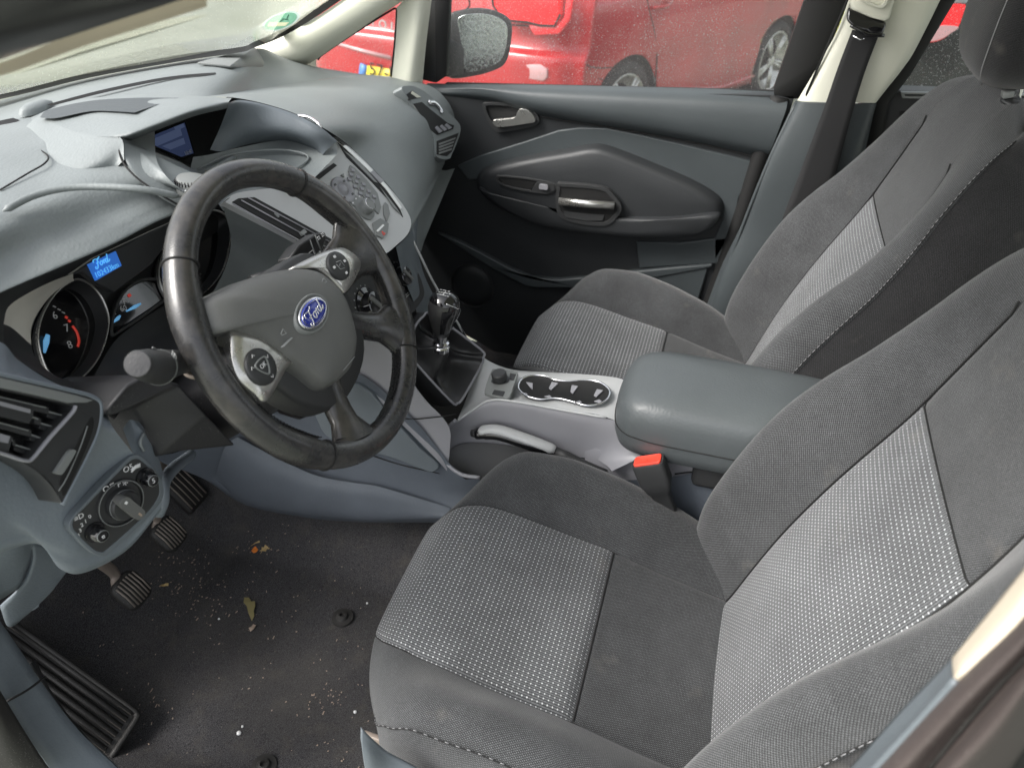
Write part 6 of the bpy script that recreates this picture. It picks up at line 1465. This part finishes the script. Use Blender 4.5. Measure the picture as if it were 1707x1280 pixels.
# rear face (slightly bowed)
U2=V((.15,.989,0)).normalized(); RP0=O-fx*.8
def R4(v,z,o=0): return RP0+U2*v+fz*z+V((-U2.y,U2.x,0))*o
ZB=((.16,-.06),(.30,-.01),(.45,.02),(.66,.03),(.76,.02),(.80,-.03),(.95,-.05),(1.10,-.09),(1.20,-.14))
rows=[[O+fx*(-.62)+fy*(side_y(-.62,z)+.0)+fz*z]+[R4(v,z,b_-.5*max(0,abs(v-.75)-.72)**1.5*2) for v in (-.20,-.14,-.05,.1,.3,.6,.9,1.2,1.45,1.62,1.72)] for z,b_ in ZB]
sheet('rear_panel',rows,M['redpaint'],RC,4,4)
# upper body and far side, boot lid and roof
rows=[[R3(-.70,.2,1.06),R3(.2,.08,1.05),R3(1.4,.08,1.03),R3(WB_+.6,.15,.95)],[R3(-.60,.3,1.1),R3(.2,.25,1.42),R3(1.4,.28,1.42),R3(WB_+.3,.35,1.0)],[R3(-.60,1.4,1.1),R3(.2,1.4,1.42),R3(1.4,1.4,1.42),R3(WB_+.3,1.35,1.0)],[R3(-.70,1.5,1.06),R3(.2,1.6,1.05),R3(1.4,1.6,1.03),R3(WB_+.6,1.5,.95)],[R3(-.70,1.5,.3),R3(.2,1.6,.3),R3(1.4,1.6,.3),R3(WB_+.6,1.5,.3)]]
sheet('cabin_shell',rows,M['redpaint'],RC,4,4)
# wheels
def wheel(cx_,par,rim=True):
    w=prop(thing('wheel',None,None),None); w.parent=par; w.location=-par.location
    c_=R3(cx_,.10,.31); ax_=-fy
    t_=MB().lathe(c_,ax_,[(.20,-.16),(.29,-.16),(.305,-.12),(.31,.0),(.305,.06),(.29,.085),(.24,.09),(.225,.07),(.20,.02)],48).build('tyre',M['tyre'],w)
    r_=MB().lathe(c_,ax_,[(.225,.03),(.232,.085),(.222,.088),(.212,.06),(.16,.02)],48,False).build('rim',M['alu'],w)
    m=MB()
    FRm=FR(c_+ax_*.06,fx,fz)
    if FRm.n.dot(ax_)<0: FRm.n=-FRm.n
    for k in range(10):
        a_=2*PI*k/10+ (0.12 if k%2 else -.12); 
        p0=FRm.W(.04*math.cos(a_),.04*math.sin(a_),.01); p1=FRm.W(.216*math.cos(a_+(.10 if k%2 else -.10)),.216*math.sin(a_+(.10 if k%2 else -.10)),.02)
        m.tube([p0,p1],[(.012,.012),(.010,.016)],8,flat=ax_)
    m.build('spokes',M['alu'],w); MB().lathe(c_+ax_*.05,ax_,[(.05,0),(.05,.02),(.03,.03),(.001,.03)],24).build('hub_cap',M['alu'],w)
    MB().lathe(c_,ax_,[(.001,-.02),(.21,-.02)],32,False).build('brake_disc',M['dark'],w)
    return w
wheel(0,RC); wheel(WB_,RC)
for cx_ in (0,WB_):
    MB().lathe(R3(cx_,.02,.31),fy,[(AR_+.005,0),(AR_+.005,.32),(.001,.33)],40,False).build('arch_liner',M['dark'],RC)
# side frame for details
SFm=FR(O,fx,fz)
if SFm.n.dot(CAM-SFm.o)<0: SFm.n=-SFm.n
def rp(px,h=.004):
    u,v=SFm.L(*px,0); y=side_y(u,v)
    u,v=SFm.L(*px,-y+h); return SFm.W(u,v,-side_y(u,v)+h)
def line(pts,r=.004,nm='body_gap',mat='seam'): return MB().tube(spline([rp(p) for p in pts],6),r,6).build(nm,M[mat],RC)
line([(1075,-20),(1080,10),(1090,50),(1095,90),(1093,130),(1090,160)])
line([(925,42),(945,70),(965,95),(980,110),(1000,114),(1020,113)])
line([(1093,150),(1150,148),(1200,146),(1256,127)],.012,'sill_line','redpaint')
line([(1200,148),(1230,138),(1258,127)],.006,'pale_sill_edge','pinklens')
line([(890,105),(940,110),(985,116)],.004)
MB().tube([rp((1090,14),.03),rp((1112,12),.035),(rp((1120,2),.03))],[(.010,.014)]*3,8).build('door_handle',M['redpaint'],RC)
rp_=FR(O,fx,fz)
# rear lamp wraps the corner
RFm=FR(RP0,-U2,fz)
if RFm.n.dot(CAM-RFm.o)<0: RFm=FR(RP0,U2,fz)
def rr3(px,h=0): return RFm.W(*RFm.L(*px,h),h)
o=MB().prism([rr3(p,.035) for p in ((818,-20),(822,10),(838,34),(880,38),(900,43),(924,44),(932,25),(930,-20))],-RFm.n*.07).build('tail_lamp',M['redlens'],RC,.006)
MB().tube([rr3(p,.037) for p in ((818,-20),(822,10),(838,34),(880,38),(900,43),(924,44),(934,25))],.006,6).build('lamp_edge',M['seam'],o)
MB().tube(spline([rr3(p,.036) for p in ((779,-10),(783,8),(778,16))],3),.005,6).build('boot_gap',M['seam'],RC)
MB().prism([rr3(p,.03) for p in ((880,42),(924,46),(940,30),(945,-10),(958,-10),(950,35),(932,58),(890,60))],-RFm.n*.03).build('lamp_shoulder',M['redtrim'],RC,.008)
MB().tube([rr3(p,.022) for p in ((852,42),(900,45),(925,46))],.005,6).build('bumper_gap',M['seam'],RC)
MB().prism([rr3(p,.03) for p in ((846,105),(900,108),(912,116),(912,130),(905,136),(850,128))],-RFm.n*.03).build('reflector',M['pinklens'],RC,.006)
MB().tube([rr3(p,.03) for p in ((560,72),(600,84),(652,97))],.012,8).build('pale_moulding',M['pinklens'],RC)
MB().prism([rr3(p,.02) for p in ((555,118),(575,103),(600,100),(660,106),(700,112),(700,140),(560,140))],-RFm.n*.03).build('plate_recess',flat('maroon_shadow',(.16,.03,.03),.5),RC,.004)
pf=MB().prism([rr3(p,.045) for p in ((612,110),(700,124),(700,146),(608,134))],-RFm.n*.01).build('number_plate',M['yellow'],RC)
MB().prism([rr3(p,.047) for p in ((600,106),(611.5,110),(608,134),(597,130))],-RFm.n*.01).build('plate_strip',M['eublue'],pf)
TF=FR(rr3((633,119),.048),rr3((650,123),.048)-rr3((616,116),.048),fz)
if TF.n.dot(CAM-TF.o)<0: TF=FR(TF.o,-TF.u,TF.v)
text('plate_text','57-K',TF,.03,.0,.11,M['dark'],pf,.004)
for s,px in (('T',(622,37)),('O',(638,42)),('L',(655,46)),('E',(671,50)),('D',(687,54)),('O',(703,58))):
    LF=FR(rr3(px,.06),rr3((655,46),.06)-rr3((622,37),.06),fz)
    if LF.n.dot(CAM-LF.o)<0: LF=FR(LF.o,-LF.u,LF.v)
    text('boot_letter',s,LF,0,0,.070,M['silver'],RC,.0,ext=.004)
# --- dark car behind the rear window
DK=thing('parked_car','dark car with bright red tail lamp seen through the rear side window','car',P(1600,150,z=G))
KB=P(1580,60,z=.25)
KF_=FR(KB,V((.45,-.89,0)),V((.12,.06,1)))
if KF_.n.dot(CAM-KF_.o)<0: KF_=FR(KB,V((-.45,.89,0)),V((.12,.06,1)))
def kk(p,h=0): return [KF_.L(a,b_,h) for a,b_ in p]
rows=[[KF_.W(*KF_.L(x,y,h),h) for x,h in ((1474,-.5),(1484,-.10),(1500,-.01),(1560,.02),(1640,.03),(1800,.03))] for y in (-12,5,60,110,160,230)]
sheet('rear_body',rows,M['darkpaint'],DK,4,4)
slab('rear_window',KF_,kk([(1480,-60),(1800,-60),(1800,8),(1480,4)],.03),.02,.04,flat('grey_window',(.20,.23,.24),.2),DK,.004)
tl=slab('tail_lamp',KF_,smooth2(kk([(1545,5),(1575,8),(1609,8),(1605,25),(1598,44),(1585,56),(1566,68),(1540,72),(1505,70),(1500,60),(1520,30),(1535,10)],.06),3),.02,.06,M['redlens'],DK,.008)
slab('lamp_bowl',KF_,smooth2(kk([(1540,22),(1560,20),(1562,32),(1555,48),(1540,60),(1525,62),(1520,50),(1530,32)],.062),4),.055,.063,M['redtrim'],tl,.003)
slab('clear_lens',KF_,smooth2(kk([(1563,44),(1598,45),(1585,56),(1566,67),(1542,70),(1543,60)],.062),3),.055,.064,M['pinklens'],tl,.003)
for s,px,sz in (('a',(1632,144),.085),('l',(1648,145),.085),('u',(1688,147),.085),('r',(1703,150),.085)):
    q=KF_.L(*px,.05); text('boot_letter',s,KF_,q[0],q[1],sz,M['chrome'],DK,.06,ext=.006)
# ================================================================== unseen roof, added over the cabin to block overhead light
RFX=thing('added_roof','unseen pale roof lining added above the front seats to shade the cabin','added roof',(.72,-.3,1.42))
sheet('added_roof_lining',[[V((x,y,1.42-.06*abs(x-.72)**2*3-(.10*max(0,y-.2)))) for x in (.02,.3,.72,1.1,1.43)] for y in (.45,.1,-.4,-1.0)],M['cream'],RFX,4,4,.02)
# ================================================================== light
w=bpy.data.worlds.new('World'); sc.world=w; w.use_nodes=True; nt=w.node_tree
sky=nt.nodes.new('ShaderNodeTexSky'); sky.sky_type='NISHITA'; sky.sun_disc=False
EL,AZ=50,140
sky.sun_elevation=math.radians(EL); sky.sun_rotation=math.radians(AZ); sky.air_density=1.2; sky.dust_density=4; sky.ozone_density=1
bg=nt.nodes['Background']; hs=nt.nodes.new('ShaderNodeHueSaturation'); hs.inputs['Saturation'].default_value=.25; hs.inputs['Value'].default_value=2.2; nt.links.new(sky.outputs[0],hs.inputs['Color']); nt.links.new(hs.outputs[0],bg.inputs[0]); bg.inputs[1].default_value=.15
sl_=bpy.data.lights.new('sun','SUN'); sl_.energy=3.4; sl_.angle=math.radians(25); sl_.color=(1,.97,.93)
so=bpy.data.objects.new('sun',sl_); COL.objects.link(so)
# sun from above, behind the camera to the windscreen side
dirv=V((-.42,.60,.70)).normalized()
so.rotation_euler=dirv.to_track_quat('Z','Y').to_euler()
sky.sun_rotation=math.atan2(dirv.x,dirv.y); sky.sun_elevation=math.asin(dirv.z)
sc.view_settings.view_transform='Standard'; sc.view_settings.look='None'; sc.view_settings.exposure=0
sc.render.engine='CYCLES'; sc.cycles.transparent_max_bounces=12
